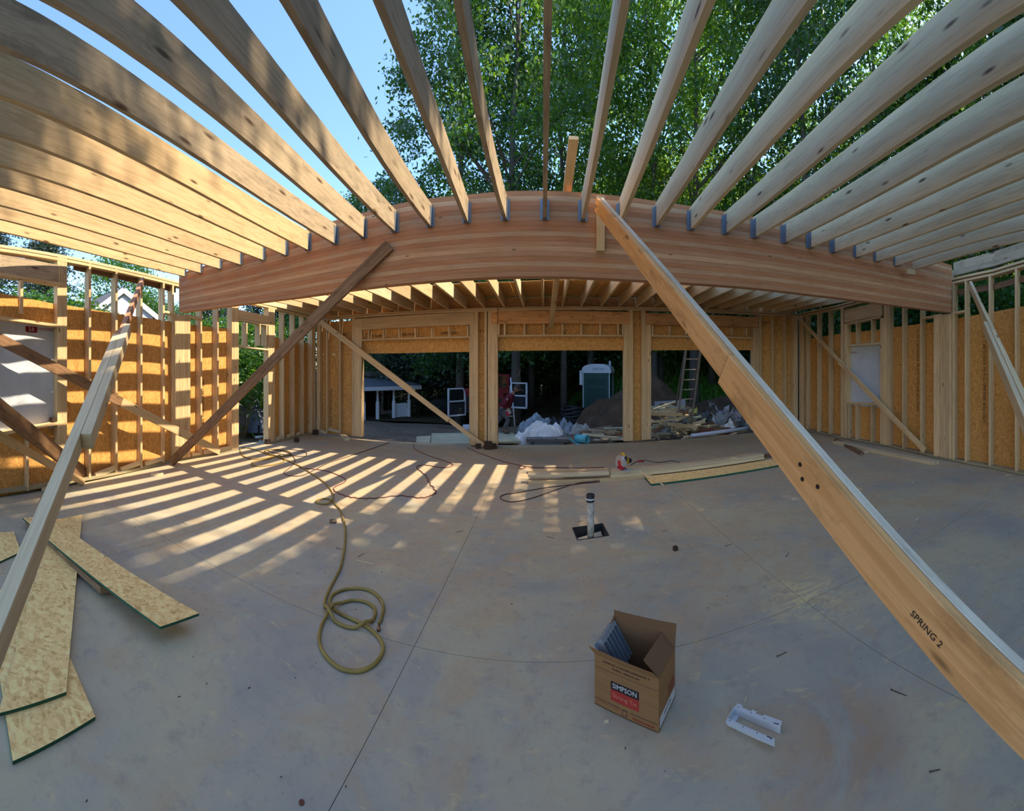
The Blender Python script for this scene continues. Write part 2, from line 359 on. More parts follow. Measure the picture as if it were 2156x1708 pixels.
for x0, x1, t_ in ((667, 762, (680, 674)), (997, 1040, (657, 657)), (1322, 1364, (655, 656)), (1588, 1680, (664, 667))):
    m = (x0 < 700 and 746.5) or (x0 < 1200 and 741) or (x0 < 1500 and 738) or 737
    wfs(x0, x1, t_, (m, m)); wfs(x0, x1, (m+.4, m+.4), 0)
for x0, x1, t0, t1, b0, b1 in ((762, 840.3, 690, 688, 745, 744), (840.3, 997, 688, 680, 744, 741), (1040, 1061, 680, 680, 739, 739), (1061, 1298, 680, 680, 739, 738), (1298, 1322, 680, 680, 738, 738), (1364, 1588, 682, 688, 738, 737.5)):
    wfs(x0, x1, (t0, t1), (b0, b1))
# ---- right wall
wr = tag(empty('wall_right'), kind='structure')
WR.rail(1682, 902.5, 1757, 920, .038, wr, SILL, 'bottom_plate'); WR.rail(1757, 920, 1868, 940, .038, wr, SILL, 'bottom_plate'); WR.rail(1868, 940, 1984, 966.5, .038, wr, SILL, 'bottom_plate'); WR.rail(1984, 966.5, 2094, 987.5, .038, wr, SILL, 'bottom_plate'); WR.rail(2094, 987.5, 2410, 1042, .038, wr, SILL, 'bottom_plate')
for lf, mt in ((0, STUD), (9, STUD)):
    for a_, ya, b_, yb in ((1682, 667.5, 1757, 652.5), (1757, 652.5, 1868, 624.5), (1868, 624.5, 1984, 602.5), (1984, 602.5, 2094, 579.5), (2094, 579.5, 2410, 502)): WR.rail(a_, ya-lf*(.5+(a_-1682)/900), b_, yb-lf*(.5+(b_-1682)/900), .038, wr, mt, 'top_plate')
WR.rail(2008, 581, 2410, 481, .235, wr, GREY, 'rim_joist', .04)
WR.rail(1984, 627, 2094, 610, .10, wr, BROWN, 'ledger', .03, .11); WR.rail(2094, 610, 2410, 535, .10, wr, BROWN, 'ledger', .03, .11)
WR.pack(1683, 1690, .038, None, wr, n=2)
for x in (1698, 1721.5, 1745.5): WR.stud(x, parent=wr)
WR.pack(1770, 1775.5, .038, None, wr, n=1); WR.pack(1776, 1783, .038, WR.z(1780, 682), wr, n=2)
WR.pack(1853, 1861, .038, WR.z(1857, 670), wr, n=2); WR.pack(1861, 1873, .038, None, wr, n=2)
WR.rail(1778, 680, 1857, 664, .30, wr, STUD, 'header'); WR.rail(1783, 684, 1854, 669, .038, wr, STUD, 'plate')
WR.rail(1783, 730, 1853, 725, .036, wr, STUD, 'window_plate'); WR.rail(1783, 850.5, 1853, 853.5, .036, wr, STUD, 'window_sill')
for x in (1803, 1835): WR.stud(x, WR.z(x, 724), WR.z(x, 674), wr); WR.stud(x-1, .038, WR.z(x, 848), wr)
WR.stud(1786, .038, WR.z(1786, 848), wr)
for x in (1901, 1939, 2033, 2083.5, 2139, 2200, 2270, 2345): WR.stud(x, parent=wr)
WR.pack(1967, 1981, .038, WR.z(1980, 661), wr, n=1, name='beam_post'); WR.pack(1981, 2004, .038, WR.z(1998, 661), wr, n=4, name='beam_post'); WR.stud(2007, parent=wr)
WR.rail(1942, 672, 1975, 667, .038, wr, STUD, 'block'); WR.rail(2004, 663, 2032, 657, .038, wr, STUD, 'block')
for a_, ya, b_, yb in ((1684, 716, 1783, 701), (1873, 690.5, 1980, 677), (2002, 673, 2090, 657), (2090, 657, 2200, 637), (2200, 637, 2400, 590)): WR.sheet((a_, ya, b_, yb, 0), wr)
WR.sheet((1783, 701, 1853, 694, (726, 724)), wr); WR.sheet((1783, 855, 1853, 857, 0), wr)
WR.sheet((1853, 694, 1873, 691, 0), wr); WR.sheet((1980, 677, 2002, 673, 0), wr)
# ------------------------------------------------------------------ laminated beam
beam = tag(empty('beam', (0, 4.1, 0)), 'long laminated timber beam spanning the whole room under the overhead joists', 'beam')
BB = [(377, 658), (455, 647.5), (540, 637), (625, 626), (716, 613), (800, 602), (877, 594), (980, 586), (1080, 582), (1190, 582.5), (1307, 587.5), (1400, 593), (1500, 599), (1616, 609), (1710, 620.5), (1805, 632), (1900, 645), (2004, 658.5)]
BT = np.interp([b[0] for b in BB], [372, 450, 540, 620, 704, 768, 828, 900, 1080, 1190, 1294, 1380, 1417, 1500, 1620, 1720, 1820, 1920, 2007],
               [578, 554, 523, 492, 464, 447, 431, 416.6, 402, 403, 411.6, 421.7, 430, 441, 462.7, 484, 508, 534, 559.5])
BP = [at_z(x, y, 2.61) for x, y in BB]; BZ = [at_r(x, t, p.xy.length).z for (x, _), t, p in zip(BB, BT, BP)]
NL = 17; cols = [2, 1, 0, 1, 1, 0, 2, 0, 0, 1, 2, 0, 0, 2, 0, 2, 1]
cols = [1, 0, 2, 0, 1, 2, 1, 0, 2, 0, 0, 1, 2, 0, 0, 2, 0]
for k in range(NL):
    vs_, fs_ = [], []
    j = (k % 3)*.0004
    for p, zt in zip(BP, BZ):
        a, b = p.z+(zt-p.z)*k/NL+.0006, p.z+(zt-p.z)*(k+1)/NL-.0006
        for yy in (-j, .13+j):
            for zz in (a, b): vs_.append((p.x, p.y-4.1+yy+4.1, zz))
    n = len(BP)
    for i in range(n-1):
        q4 = 4*i; fs_ += [(q4, q4+4, q4+5, q4+1), (q4+2, q4+3, q4+7, q4+6), (q4+1, q4+5, q4+7, q4+3), (q4, q4+2, q4+6, q4+4)]
    fs_ += [(0, 1, 3, 2), (4*n-4, 4*n-2, 4*n-1, 4*n-3)]
    link('lamination', mesh('lamination', vs_, fs_), GLU[cols[k]], beam)
# ------------------------------------------------------------------ ceiling joists: near bay hung on the beam, far bay to the front wall
ceil = tag(empty('ceiling', (0, 0, 3.2)), kind='structure')
JH, JZ = .25, 3.20
near = [((398, 583.5), (260, 550), (130, 518), (0, 486.6)), ((430, 576), (260, 529), (130, 497), (0, 460)), ((464, 566), (400, 547), (260, 505), (130, 469), (0, 431)),
        ((502, 556), (400, 523), (260, 471), (130, 430), (0, 390)), ((543.5, 544), (400, 487), (260, 435), (130, 388), (0, 346)), ((590, 533), (400, 445), (260, 383), (130, 332), (0, 280.6)),
        ((644, 524), (540, 470), (400, 393), (260, 318), (130, 256), (0, 199)), ((700, 510), (540, 410), (400, 316), (260, 230), (130, 157), (0, 93)), ((762, 497), (540, 312), (400, 197), (260, 92), (118, 0)),
        ((828, 483), (766, 430), (540, 151), (378, 0)), ((902.5, 470), (792, 314), (691, 141), (608, 0)), ((982, 461), (897, 239), (847, 105.7), (804, 0)), ((1065.6, 456), (1021, 277), (995.6, 151), (973, 0)),
        ((1147, 456), (1150, 250), (1154, 0)), ((1225, 458), (1256, 302), (1281, 163.6), (1307.8, 0)), ((1308, 462), (1369.5, 302), (1432, 151), (1487.8, 0)), ((1383, 473), (1495, 302), (1620, 121), (1699, 0)),
        ((1455, 482), (1616, 302), (1767, 150), (1918, 0)), ((1528, 491), (1616, 415), (1770, 297), (1920, 180), (2060, 75), (2156, 2)), ((1590, 499), (1770, 382), (1920, 287), (2060, 199), (2156, 136)),
        ((1651, 511), (1770, 452), (1920, 367), (2060, 296), (2156, 242)), ((1706, 521), (1770, 495), (1920, 423), (2060, 359), (2156, 312)), ((1754, 531), (1920, 467), (2060, 412), (2156, 371)),
        ((1801, 542), (1920, 500), (2060, 449), (2156, 415)), ((1843, 551), (1920, 526), (2060, 480), (2156, 447)), ((1882, 561), (2060, 509), (2156, 482)), ((1922, 568), (2060, 536), (2156, 505))]
def beamY(X): return float(np.interp(X, [p.x for p in BP], [p.y for p in BP]))
def hanger(X, Y, z, parent):
    m = MB()
    m.box((X-.021, Y-.04, z+.11), (.002, .08, .22)); m.box((X+.021, Y-.04, z+.11), (.002, .08, .22)); m.box((X, Y-.04, z-.002), (.044, .08, .003))
    m.box((X-.035, Y-.003, z+.11), (.028, .003, .22)); m.box((X+.035, Y-.003, z+.11), (.028, .003, .22))
    m.build('joist_hanger', HSTEEL, parent)
def sweep(name, pts, w_, t, mat, parent, L0=0.0):
    """a board following a gently bowed path; local x is the length so the grain follows"""
    pts = [Vector(p) for p in pts]; a, b = pts[0], pts[-1]; d = (b-a).normalized(); s = Vector((0, 0, 1)); s = (s-d*s.dot(d)).normalized(); n = d.cross(s)
    M = Matrix((d, s, n)).transposed().to_4x4(); M.translation = (a+b)/2; I = M.inverted(); vs_, fs_ = [], []
    for i, p in enumerate(pts):
        e = (pts[min(i+1, len(pts)-1)]-pts[max(i-1, 0)]).normalized(); s2 = (Vector(s)-e*e.dot(s)).normalized(); m = e.cross(s2)
        for u, v_ in ((-1, -1), (1, -1), (1, 1), (-1, 1)): vs_.append(I @ (p+s2*u*w_/2+m*v_*t/2))
    k = len(pts)
    for i in range(k-1):
        for j in range(4): fs_.append((4*i+j, 4*i+(j+1) % 4, 4*i+4+(j+1) % 4, 4*i+4+j))
    fs_ += [(3, 2, 1, 0), (4*k-4, 4*k-3, 4*k-2, 4*k-1)]
    return link(name, mesh(name, vs_, fs_), mat, parent, M)
for k, px in enumerate(near):
    s = -1 if k < 13 else (0 if k == 13 else 1)          # the lower arris nearest the eye
    P = [at_z(x, y, JZ) for x, y in px]; P = [(p.x+s*.019, p.y) for p in P]
    Yb = beamY(P[0][0])-.004; P[0] = (P[0][0], Yb)
    xs_, ys_ = np.array([p[0] for p in P]), np.array([p[1] for p in P]); wt = np.ones(len(P)); wt[0] = 3; wt[-1] = 2
    cf = np.polyfit(ys_, xs_, 2 if len(P) > 3 else 1, w=wt); lo = ys_.min()
    path = [(np.polyval(cf, y), y, JZ+JH/2) for y in np.linspace(Yb, lo, 9)]
    q0, q1 = Vector(path[-2]), Vector(path[-1]); path.append(tuple(q1+(q1-q0).normalized()*2.2))
    jo = sweep('joist', path[::-1], JH, .038, GREY if 6 < k < 14 else (PALE if k >= 14 else PINE), ceil)
    if k != 26: hanger(path[0][0], Yb, JZ, jo)
# far bay
farx = {-13: 684, -12: 712, -11: 742, -10: 772.5, -9: 804, -8: 838, -7: 872, -6: 906.5, -5: 945, -4: 983, -3: 1022, -2: 1063, -1: 1103.4, 0: 1144, 1: 1183.6, 2: 1223, 3: 1264, 4: 1301.7, 5: 1338, 6: 1375, 7: 1410, 8: 1446, 9: 1481, 10: 1512, 11: 1541, 12: 1571, 13: 1600, 14: 1627, 15: 1654}
for i, fx in farx.items():
    b = WF.base(fx, .10); zt = WF.top(fx)+.078
    X = b.x*.985; Y = beamY(X)+.135
    board('joist', (X, Y, zt+.12), (b.x, b.y, zt+.12), .24, .038, (0, 0, 1), (PINE, STUD, PALE)[i % 3], ceil)
fk = sorted(farx.items())
for (i, a), (j, b) in zip(fk[:-1], fk[1:]):
    pa, pb = WF.base(a+1, .12), WF.base(b-1, .12); za, zb = WF.top(a)+.078, WF.top(b)+.078
    board('rim_block', (pa.x, pa.y, za+.115), (pb.x, pb.y, zb+.115), .23, .038, (0, 0, 1), ORANGE, ceil)
for x0, x1 in ((668, 790), (790, 930), (930, 1085), (1085, 1250), (1250, 1400), (1400, 1530), (1530, 1672)):
    a, b = WF.base(x0, .09), WF.base(x1, .09); za, zb = WF.top(x0)+.078+.242, WF.top(x1)+.078+.242
    a2, b2 = Vector((a.x, 7.08+.02*a.x, 0)), Vector((b.x, 7.08+.02*b.x, 0)); g = .003
    vs_ = [(a2.x+g, a2.y, za), (b2.x-g, b2.y, zb), (b.x-g, b.y, zb), (a.x+g, a.y, za)]; vs_ += [(v_[0], v_[1], v_[2]+.016) for v_ in vs_]
    link('deck_panel', mesh('deck_panel', vs_, BF), OSB, ceil)
# ------------------------------------------------------------------ house wrap in the openings, stamps printed on the sheathing
def wrapmat():
    q = N('house_wrap', .6); v = q.coords((3, 3, 3), False); q.col(ramp(q.nt, q.noise(v, 1.2, 4), [(.3, (.52, .55, .58)), (.7, (.62, .65, .68))])); q.bump(q.noise(v, 2.5, 4, .6, 1.5), .5, .02); return q.m
WRAP = wrapmat(); INK = plain('black_ink', (.03, .022, .015), .8); RED = plain('red_print', (.42, .03, .035), .6); WHITE = plain('white_print', (.8, .78, .74), .6)
def wrap(W, x0, x1, t0, t1, b0, b1, parent):
    n = 10; vs_, fs_ = [], []
    for i in range(n+1):
        x = x0+(x1-x0)*i/n; k = i/n; p = W.base(x, .135); ta, ba = W.z(x, t0+(t1-t0)*k, .135)+.05, W.z(x, b0+(b1-b0)*k, .135)-.05
        for j in range(9):
            o = W.out*(.010*math.sin(i*2.1+j)*math.sin(j*1.3)); vs_.append((p.x+o.x, p.y+o.y, ta+(ba-ta)*j/8))
    for i in range(n):
        for j in range(8): fs_.append((i*9+j, i*9+j+1, i*9+j+10, i*9+j+9))
    return link('house_wrap', mesh('house_wrap', vs_, fs_, True), WRAP, parent)
wrap(WL, -250, 131, 650, 688, 955, 891, wl); wrap(WR, 1785, 1853, 730, 725, 850, 853, wr)
m = MB(); p = WL.base(66, .128); d = WL.dir(66); z = WL.z(66, 690)
for q0, q1 in ((-.09, .09),):
    vs_ = [p+d*q0+Vector((0, 0, z-.05)), p+d*q1+Vector((0, 0, z-.05)), p+d*q1+Vector((0, 0, z+.03)), p+d*q0+Vector((0, 0, z+.03))]
m.add(vs_, [(0, 1, 2, 3), (3, 2, 1, 0)]).build('wrap_label', RED, wl)
p2 = WL.base(66, .127); text('wrap_print', '2.0', .07, frame((p2.x, p2.y, z-.01), d, (0, 0, 1)), WHITE, wl)
p2 = WL.base(95, .127); text('wrap_print', 'TO POSITION A', .045, frame((p2.x, p2.y, z+.0), WL.dir(95), (0, 0, 1)), RED, wl)
p2 = WR.base(1797, .127); text('wrap_print', 'WEATHER', .05, frame((p2.x, p2.y, WR.z(1797, 742)), -WR.dir(1797), (0, 0, 1)), RED, wr)
def stamp(W, x, y0, y1, body, y_ax, parent, size=.07):
    b = W.base(x, .139); z0, z1 = W.z(x, y1), W.z(x, y0); cz = (z0+z1)/2
    o = text('stamp', body, size, frame((b.x, b.y, cz), (0, 0, 1), y_ax), INK, parent)
    o.scale.x = 1.0
TXT = 'SIZED FOR SPACING  7/16 IN  EXPOSURE 1  24/16'
stamp(WR, 1933, 700, 860, TXT, (0, 1, 0), wr, .075); stamp(WR, 2073, 710, 872, TXT, (0, 1, 0), wr, .075)
stamp(WL, 306, 785, 965, TXT, (0, -1, 0), wl, .07); stamp(WL, 428, 785, 960, TXT, (0, -1, 0), wl, .06)
for x, y, bd in ((872, 703, 'SIZED FOR SPACING'), (960, 700, 'EXPOSURE 1 24/16'), (805, 706, '7/16 IN RATED'), (1014, 696, '24/16'), (1342, 668, 'RATED'), (1616, 679, 'RATED'), (731, 703, 'RATED')):
    b = WF.base(x, .139); text('stamp', bd, .085, frame((b.x, b.y, WF.z(x, y)), (1, .03, 0), (0, 0, 1)), INK, wf)
b = WF.base(697, .139); text('stamp', 'SIZED FOR SPACING', .10, frame((b.x, b.y, WF.z(697, 860)), (0, 0, 1), (-1, 0, 0)), INK, wf)

# ------------------------------------------------------------------ braces
def thing(name, loc, label, cat, group=None): return tag(empty(name, loc), label, cat, group)
UP = Vector((0, 0, 1))
def side_of(p0, p1): d = Vector(p1)-Vector(p0); s = UP-d.normalized()*d.normalized().dot(UP); return s
# the long orange pair on the right
A, Bq = Vector((.53, 3.97, 3.29)), Vector((1.03, .39, .69)); d = (Bq-A); E_ = A+d*(3.22/(3.29-.69)); d.normalize()
br = thing('brace', E_, 'long orange brace of doubled planks slanting from the beam past the cardboard box', 'brace')
sd = side_of(A, Bq); nrm = d.cross(sd.normalized())      # nrm points to one flank
if nrm.x > 0: nrm = -nrm
b1 = board('brace_board', A-nrm*.021, E_-nrm*.021, .14, .038, sd, WHITED, br, bevel=.003)
k0 = A+d*2.83
b2 = board('brace_board', k0+nrm*.0185-sd.normalized()*.014, E_+nrm*.0185-sd.normalized()*.014, .162, .038, sd, ORANGE, br, bevel=.003)
b0 = board('brace_board', A+nrm*.0185, k0+nrm*.0185-d*.004, .13, .038, sd, ORANGE, br, bevel=.003)
pm = A+d*4.12+nrm*.0385-sd.normalized()*.03
text('grade_stamp', 'SPRING 2', .030, frame(pm, d, -sd if d.cross(-sd).dot(nrm) > 0 else sd), INK, br)
# knot holes in the orange board
for t_, w0 in ((3.46, .0), (3.50, .035), (3.57, -.0)):
    m = MB(); c = A+d*t_+nrm*.0378-sd.normalized()*w0; m.tube([c, c-nrm*-.0012], [.009, .009], 10); m.build('knot', plain('knot_dark', (.03, .015, .008), .9), br)
# doubled pale brace on the left
T, K = Vector((-5.44, 3.36, 3.07)), Vector((-1.42, .25, .52)); d = (K-T); FE = T+d*(2.98/(3.07-.52)); d.normalize(); sd = side_of(T, K).normalized(); nrm = d.cross(sd)
if nrm.x < 0: nrm = -nrm
bl = thing('brace', FE, 'pale doubled brace leaning from the left wall plate over the strand board offcuts', 'brace')
LL = (FE-T).length
board('brace_board', T+d*2.5-nrm*.037, FE-nrm*.037, .125, .072, sd, PALE, bl, bevel=.003)
board('brace_board', T+d*2.20+nrm*.037, T+d*4.28+nrm*.037, .125, .072, sd, PALE, bl, bevel=.003)
board('brace_board', T, T+d*2.68-nrm*.012, .10, .055, sd, plain('x', (.4, .2, .1)) and lumber('reddish_lumber', (.50, .27, .15), (.34, .16, .085)), bl, bevel=.003)
# brown brace from the beam face to the left wall foot
p0, p1 = at_Y(804, 505, 3.99), Vector((-5.52, 4.0, .05)); p0.y = beamY(p0.x)-.03
o = board('brace', p0, p1+Vector((0, 0, -.0)), .14, .038, (0, 0, 1), BROWN, None, bevel=.002); tag(o, 'weathered brown brace from the beam face down to the left wall foot', 'brace')
# front wall three piece brace
p0 = WF.base(676); p0.z = WF.z(676, 677); p0.y -= .05; p1 = WF.base(1020); p1.y -= .12; p1.z = .06
d = p1-p0; fb = thing('brace', p1, 'three piece brace crossing the left garage opening', 'brace')
board('brace_board', p0, p0+d*.62, .14, .038, (0, 0, 1), STUD, fb); board('brace_board', p0+d*.60+Vector((.0, -.04, .0)), p0+d*.82+Vector((0, -.04, -.0)), .105, .038, (0, 0, 1), STUD, fb); board('brace_board', p0+d*.805, p1, .09, .038, (0, 0, 1), STUD, fb)
# dark brace on the left wall, and the heavy one crossing below it
p0 = WL.base(-120); p0.z = WL.z(-120, 655); p0 -= WL.out*.03; p1 = WL.base(458); p1.z = .07; p1 -= WL.out*.05
db = thing('brace', p1, 'long dark brace nailed across the studs of the left wall', 'brace'); md = p0.lerp(p1, .52)
board('brace_board', p0, md, .14, .038, (0, 0, 1), BROWN, db); board('brace_board', md, p1, .13, .038, (0, 0, 1), STUD, db)
p0, p1 = at_r(-30, 838, 3.75), at_z(182, 1001, .06)
o = board('brace', p0, p1, .185, .038, (0, 0, 1), BROWN, None); tag(o, 'wide brown plank brace running under the left window to the wall foot', 'brace')
p0, p1 = at_r(-30, 900, 3.95), at_z(176, 1016, .03)
o = board('brace', p0, p1, .09, .038, (0, 0, 1), PINE, None); tag(o, 'thin pale board just below the wide brown plank brace at left', 'brace')
# right wall spliced brace
p0 = WR.base(1683); p0.z = WR.z(1683, 670); p0 -= WR.out*.03; p1 = WR.base(1950); p1.z = WR.z(1950, 948); p1 -= WR.out*.03; md = p0.lerp(p1, .42)
rb = thing('brace', p1, 'slim spliced brace crossing the wrapped window of the right wall', 'brace')
board('brace_board', p0, md+(p1-p0)*.03, .09, .038, (0, 0, 1), STUD, rb); board('brace_board', md-WR.out*.04, p1-WR.out*.01, .105, .038, (0, 0, 1), STUD, rb)
# far right pale brace
T, K = Vector((5.84, 3.2, 3.06)), Vector((2.78, 1.06, 1.36)); d = K-T; FE = T+d*(3.04/(3.06-1.36)); d.normalize(); sd = side_of(T, K).normalized(); nrm = d.cross(sd)
if nrm.x > 0: nrm = -nrm
fr = thing('brace', FE, 'bright pale doubled brace at the right edge leaning on the wall plate', 'brace')
board('brace_board', T, FE, .12, .045, sd, PALE, fr, bevel=.002); board('brace_board', T+d*2.2+nrm*.046-sd*.01, FE+nrm*.046-sd*.01, .12, .045, sd, PALE, fr, bevel=.002)
# upright over the beam, and the cleat on its face
p0 = WF.base(1159.5); p0.z = WF.z(1159.5, 690); p0.y -= .03; p1 = at_r(1208, 290, 3.62); 
o = board('brace', p0, p1, .09, .038, (1, 0, 0), PINE, None); tag(o, 'slanted upright rising from the front header to above the beam', 'brace')
p0, p1 = at_Y(1272, 414, 3.99), at_Y(1271, 529, 3.99); y_ = beamY(.5)-.022; p0.y = p1.y = y_; p0.x = p1.x = .575
p0.z = EYE+(HY-414)/F*p0.xy.length; p1.z = EYE+(HY-529)/F*p1.xy.length
o = board('cleat', p0, p1, .085, .038, (1, 0, 0), PINE, None); tag(o, 'short upright timber cleat nailed on the beam face at the orange brace top', 'cleat')
p0 = Vector((BP[-2].x-.1, beamY(5.5)-.05, 3.05)); o = board('cleat', at_Y(1908, 572, beamY(5.3)-.03), at_Y(1925, 574, beamY(5.4)-.03), .07, .05, (0, 0, 1), PALE, None); tag(o, 'small pale block nailed on the beam face under the last right joist', 'cleat')
# slanting offcuts between the studs along the bottom plates
def kick(W, x0, y0, x1, y1, nm):
    a, b = W.base(x0, .03), W.base(x1, .03); a.z, b.z = W.z(x0, y0, .03), W.z(x1, y1, .03); a.z = max(a.z, .07)
    o = board('kick_block', a, b, .07, .038, (0, 0, 1), PALE, None); tag(o, nm, 'offcut', 'slanting offcuts along the wall feet')
for i, (W, a, b, c_, e, nm) in enumerate(((WL, 200, 1001, 243, 985, 'slanting offcut in the sunlit left wall bay nearest the camera'), (WL, 254, 990, 295, 974, 'slanting offcut in the second sunlit bay of the left wall'), (WL, 305, 979, 342, 966, 'slanting offcut in the third sunlit bay just before the beam post'),
        (WL, 404, 965, 422, 958, 'slanting offcut just past the left beam post'), (WL, 428, 958, 486, 943, 'slanting offcut ending beside the side door'), (WL, 582, 928, 597, 918, 'slanting offcut just right of the side door'), (WL, 604, 922, 619, 913, 'slanting offcut second right of the side door'),
        (WL, 624, 917, 639, 908, 'slanting offcut nearest the front left corner on the left wall'), (WF, 673, 907, 687, 911.5, 'slanting offcut in the first bay of the front wall'), (WF, 692, 903, 714, 909, 'slanting offcut in the second bay of the front wall'))): kick(W, a, b, c_, e, nm)

# ------------------------------------------------------------------ lumber on the floor
def flat(name, pts, z, t, mat, label, cat, group=None, edge=None, zs=None):
    P = [at_z(x, y, z if zs is None else zs[i]) for i, (x, y) in enumerate(pts)]
    vs_ = [(p.x, p.y, p.z-t) for p in P]+[tuple(p) for p in P]; n = len(P)
    if sum(P[i].x*P[(i+1) % n].y-P[(i+1) % n].x*P[i].y for i in range(n)) < 0: vs_ = [vs_[n-1-i] for i in range(n)]+[vs_[2*n-1-i] for i in range(n)]; rev = True
    fs_ = [tuple(range(n))[::-1], tuple(range(n, 2*n))]+[(i, (i+1) % n, n+(i+1) % n, n+i) for i in range(n)]
    me = mesh(name, vs_, fs_); o = link(name, me, mat); 
    if edge is not None:
        me.materials.append(edge)
        for i in range(2, 2+n): me.polygons[i].material_index = 1
    return tag(o, label, cat, group)
def rectpts(a, b, c, wd):                     # plan corners: end a-b, direction to c
    return a, b, c
def flatxy(name, P, t, mat, label, cat, group=None, edge=None):
    n = len(P); vs_ = [(p[0], p[1], p[2]-t) for p in P]+[tuple(p) for p in P]
    fs_ = [tuple(range(n))[::-1], tuple(range(n, 2*n))]+[(i, (i+1) % n, n+(i+1) % n, n+i) for i in range(n)]
    me = mesh(name, vs_, fs_); o = link(name, me, mat)
    if edge is not None:
        me.materials.append(edge)
        for i in range(2, 2+n): me.polygons[i].material_index = 1
    return tag(o, label, cat, group)
flatxy('strand_board_strip', [(-1.585, .364, .017), (-1.666, .772, .017), (-2.9, .86, .017), (-2.82, .45, .017)], .0165, OSBL, 'strand board offcut with green edges, lowest at the bottom left corner', 'board', None, GREEN)
flatxy('strand_board_strip', [(-1.80, .345, .035), (-1.83, .690, .035), (-4.01, 1.70, .035), (-3.98, 1.33, .035)], .0165, OSBL, 'long strand board strip running under the pale brace to the left wall', 'board', None, GREEN)
flatxy('strand_board_strip', [(-1.925, 1.31, .115), (-1.887, 1.575, .115), (-3.95, 1.30, .09), (-3.99, 1.02, .09)], .0165, OSBL, 'raised strand board strip with a green end, propped off the floor', 'board', None, GREEN)
flatxy('plank', [(-2.55, 1.22, .077), (-2.52, 1.33, .077), (-3.93, 1.15, .077), (-3.96, 1.04, .077)], .05, BROWN, 'dark plank lying beneath the raised strand board strip', 'board')
flatxy('strand_board_strip', [(-2.86, .0, .017), (-3.40, .855, .017), (-3.84, .89, .017), (-3.9, .0, .017)], .0165, OSBL, 'strand board sheet cut off by the left picture edge', 'board', None, GREEN)
flatxy('support_block', [(-2.36, 1.38, .094), (-2.35, 1.46, .094), (-2.46, 1.47, .094), (-2.47, 1.39, .094)], .093, BROWN, 'dark wood block holding up the green end of the raised strip', 'block')
def fl(x0, y0, x1, y1, z, w_, t, mat, label, group=None, name='plank'):
    """board lying flat: lower front arris from (x0, y0) to (x1, y1), z of its underside"""
    a, b = at_z(x0, y0, z), at_z(x1, y1, z); d = (b-a).normalized(); n = Vector((-d.y, d.x, 0))
    if n.y < 0: n = -n
    off = n*w_/2+Vector((0, 0, t/2)); return tag(board(name, a+off, b+off, w_, t, n, mat), label, 'lumber', group)
fl(1113, 1020.4, 1262, 1014, .001, .10, .045, PINE, 'lowest left plank at the front of the lumber stack')
fl(1263, 1015, 1372, 1006.5, .001, .10, .045, PINE, 'lowest plank in front, left of the strand board strip')
fl(1286, 1006.5, 1609, 967, .047, .10, .040, PALE, 'middle long plank under the circular saw')
fl(1286, 1000, 1609, 961, .088, .12, .038, PALE, 'topmost long plank the circular saw rests on')
fl(1290, 996.5, 1600, 960.5, .001, .12, .045, STUD, 'bottom long plank hidden behind the stack front')
fl(1112, 1005.5, 1283, 1000, .088, .12, .038, PALE, 'topmost left plank of the lumber stack')
fl(1186, 1003, 1283, 1000.5, .047, .10, .040, BROWN, 'reddish brown spacer plank between the left stack boards')
fl(1113, 998, 1282, 995, .001, .12, .046, STUD, 'bottom rear plank at the left of the lumber stack')
flat('strand_board_strip', [(1371, 1019), (1659, 975.5), (1641, 964), (1357, 1003)], .030, .029, OSBL, 'long strand board strip in front of the saw lumber', 'board', None, GREEN)
o = board('stick', at_z(1334, 985, .13), at_z(1397, 1021.5, .012), .018, .008, (0, 0, 1), PALE); tag(o, 'thin pale stick lying across the strand board strip by the saw', 'stick')
fl(1612, 965, 1700, 948, .001, .09, .06, BROWN, 'dark round-edged timber end at the right end of the saw lumber')
fl(1764, 933, 1977, 977, .001, .14, .055, PALE, 'long loose plank on the floor along the right wall')
fl(1764, 928, 1820, 958, .001, .09, .05, BROWN, 'short brown plank on the floor at the right wall')
fl(1817, 953.5, 1829, 953.5, .001, .10, .02, PALE, 'tiny pale offcut against the short brown plank', None, 'offcut')
fl(87, 1034, 110, 1029, .001, .09, .05, PINE, 'offcut standing on the floor at the left wall foot', None, 'offcut')
fl(317, 1003, 344, 1003, .001, .12, .035, PALE, 'pale offcut lying on the sunlit stripes near the left wall', None, 'offcut')
fl(694, 1103, 709, 1103, .001, .08, .02, plain('dark_offcut', (.14, .10, .06), .8), 'small dark offcut beside the yellow hose', None, 'offcut')
fl(716, 919, 726, 928, .001, .12, .06, PALE, 'pale block by the left jamb of the garage opening', None, 'offcut')
fl(1619, 941, 1630, 940, .001, .12, .04, PALE, 'small block on the floor by the upper edge of the orange brace', None, 'offcut')
for x, y, sz, lb in ((624, 931, .09, 'dark cube block on the floor left of the front left corner'), (664, 915.5, .12, 'dark cube block in the front left corner'), (563, 935, .10, 'dark cube block on the side door sill'), (1007, 944.5, .10, 'dark block at the left foot of the centre garage post'), (1028, 945.5, .15, 'larger dark block between the two front post blocks'), (1040, 945, .10, 'dark block at the right foot of the centre garage post'), (1422, 1159, .035, 'small grey cube on the open floor right of the standpipe')):
    p = at_z(x, y, 0); tag(MB().box((0, 0, sz/2+.001), (sz, sz, sz), .3).build('block', plain('dark_block', (.055, .032, .018), .8), None, False, Matrix.Translation(p)), lb, 'block')
p = WL.base(111, .06); p.z = WL.z(111, 897, .0)+.035; p.z = WL.z(111, 886); tag(MB().box((0, 0, -.0), (.09, .06, .07), .2).build('block', plain('dark_block', (.055, .032, .018), .8), None, False, Matrix.Translation(p)), 'dark block standing on the left window sill', 'block')

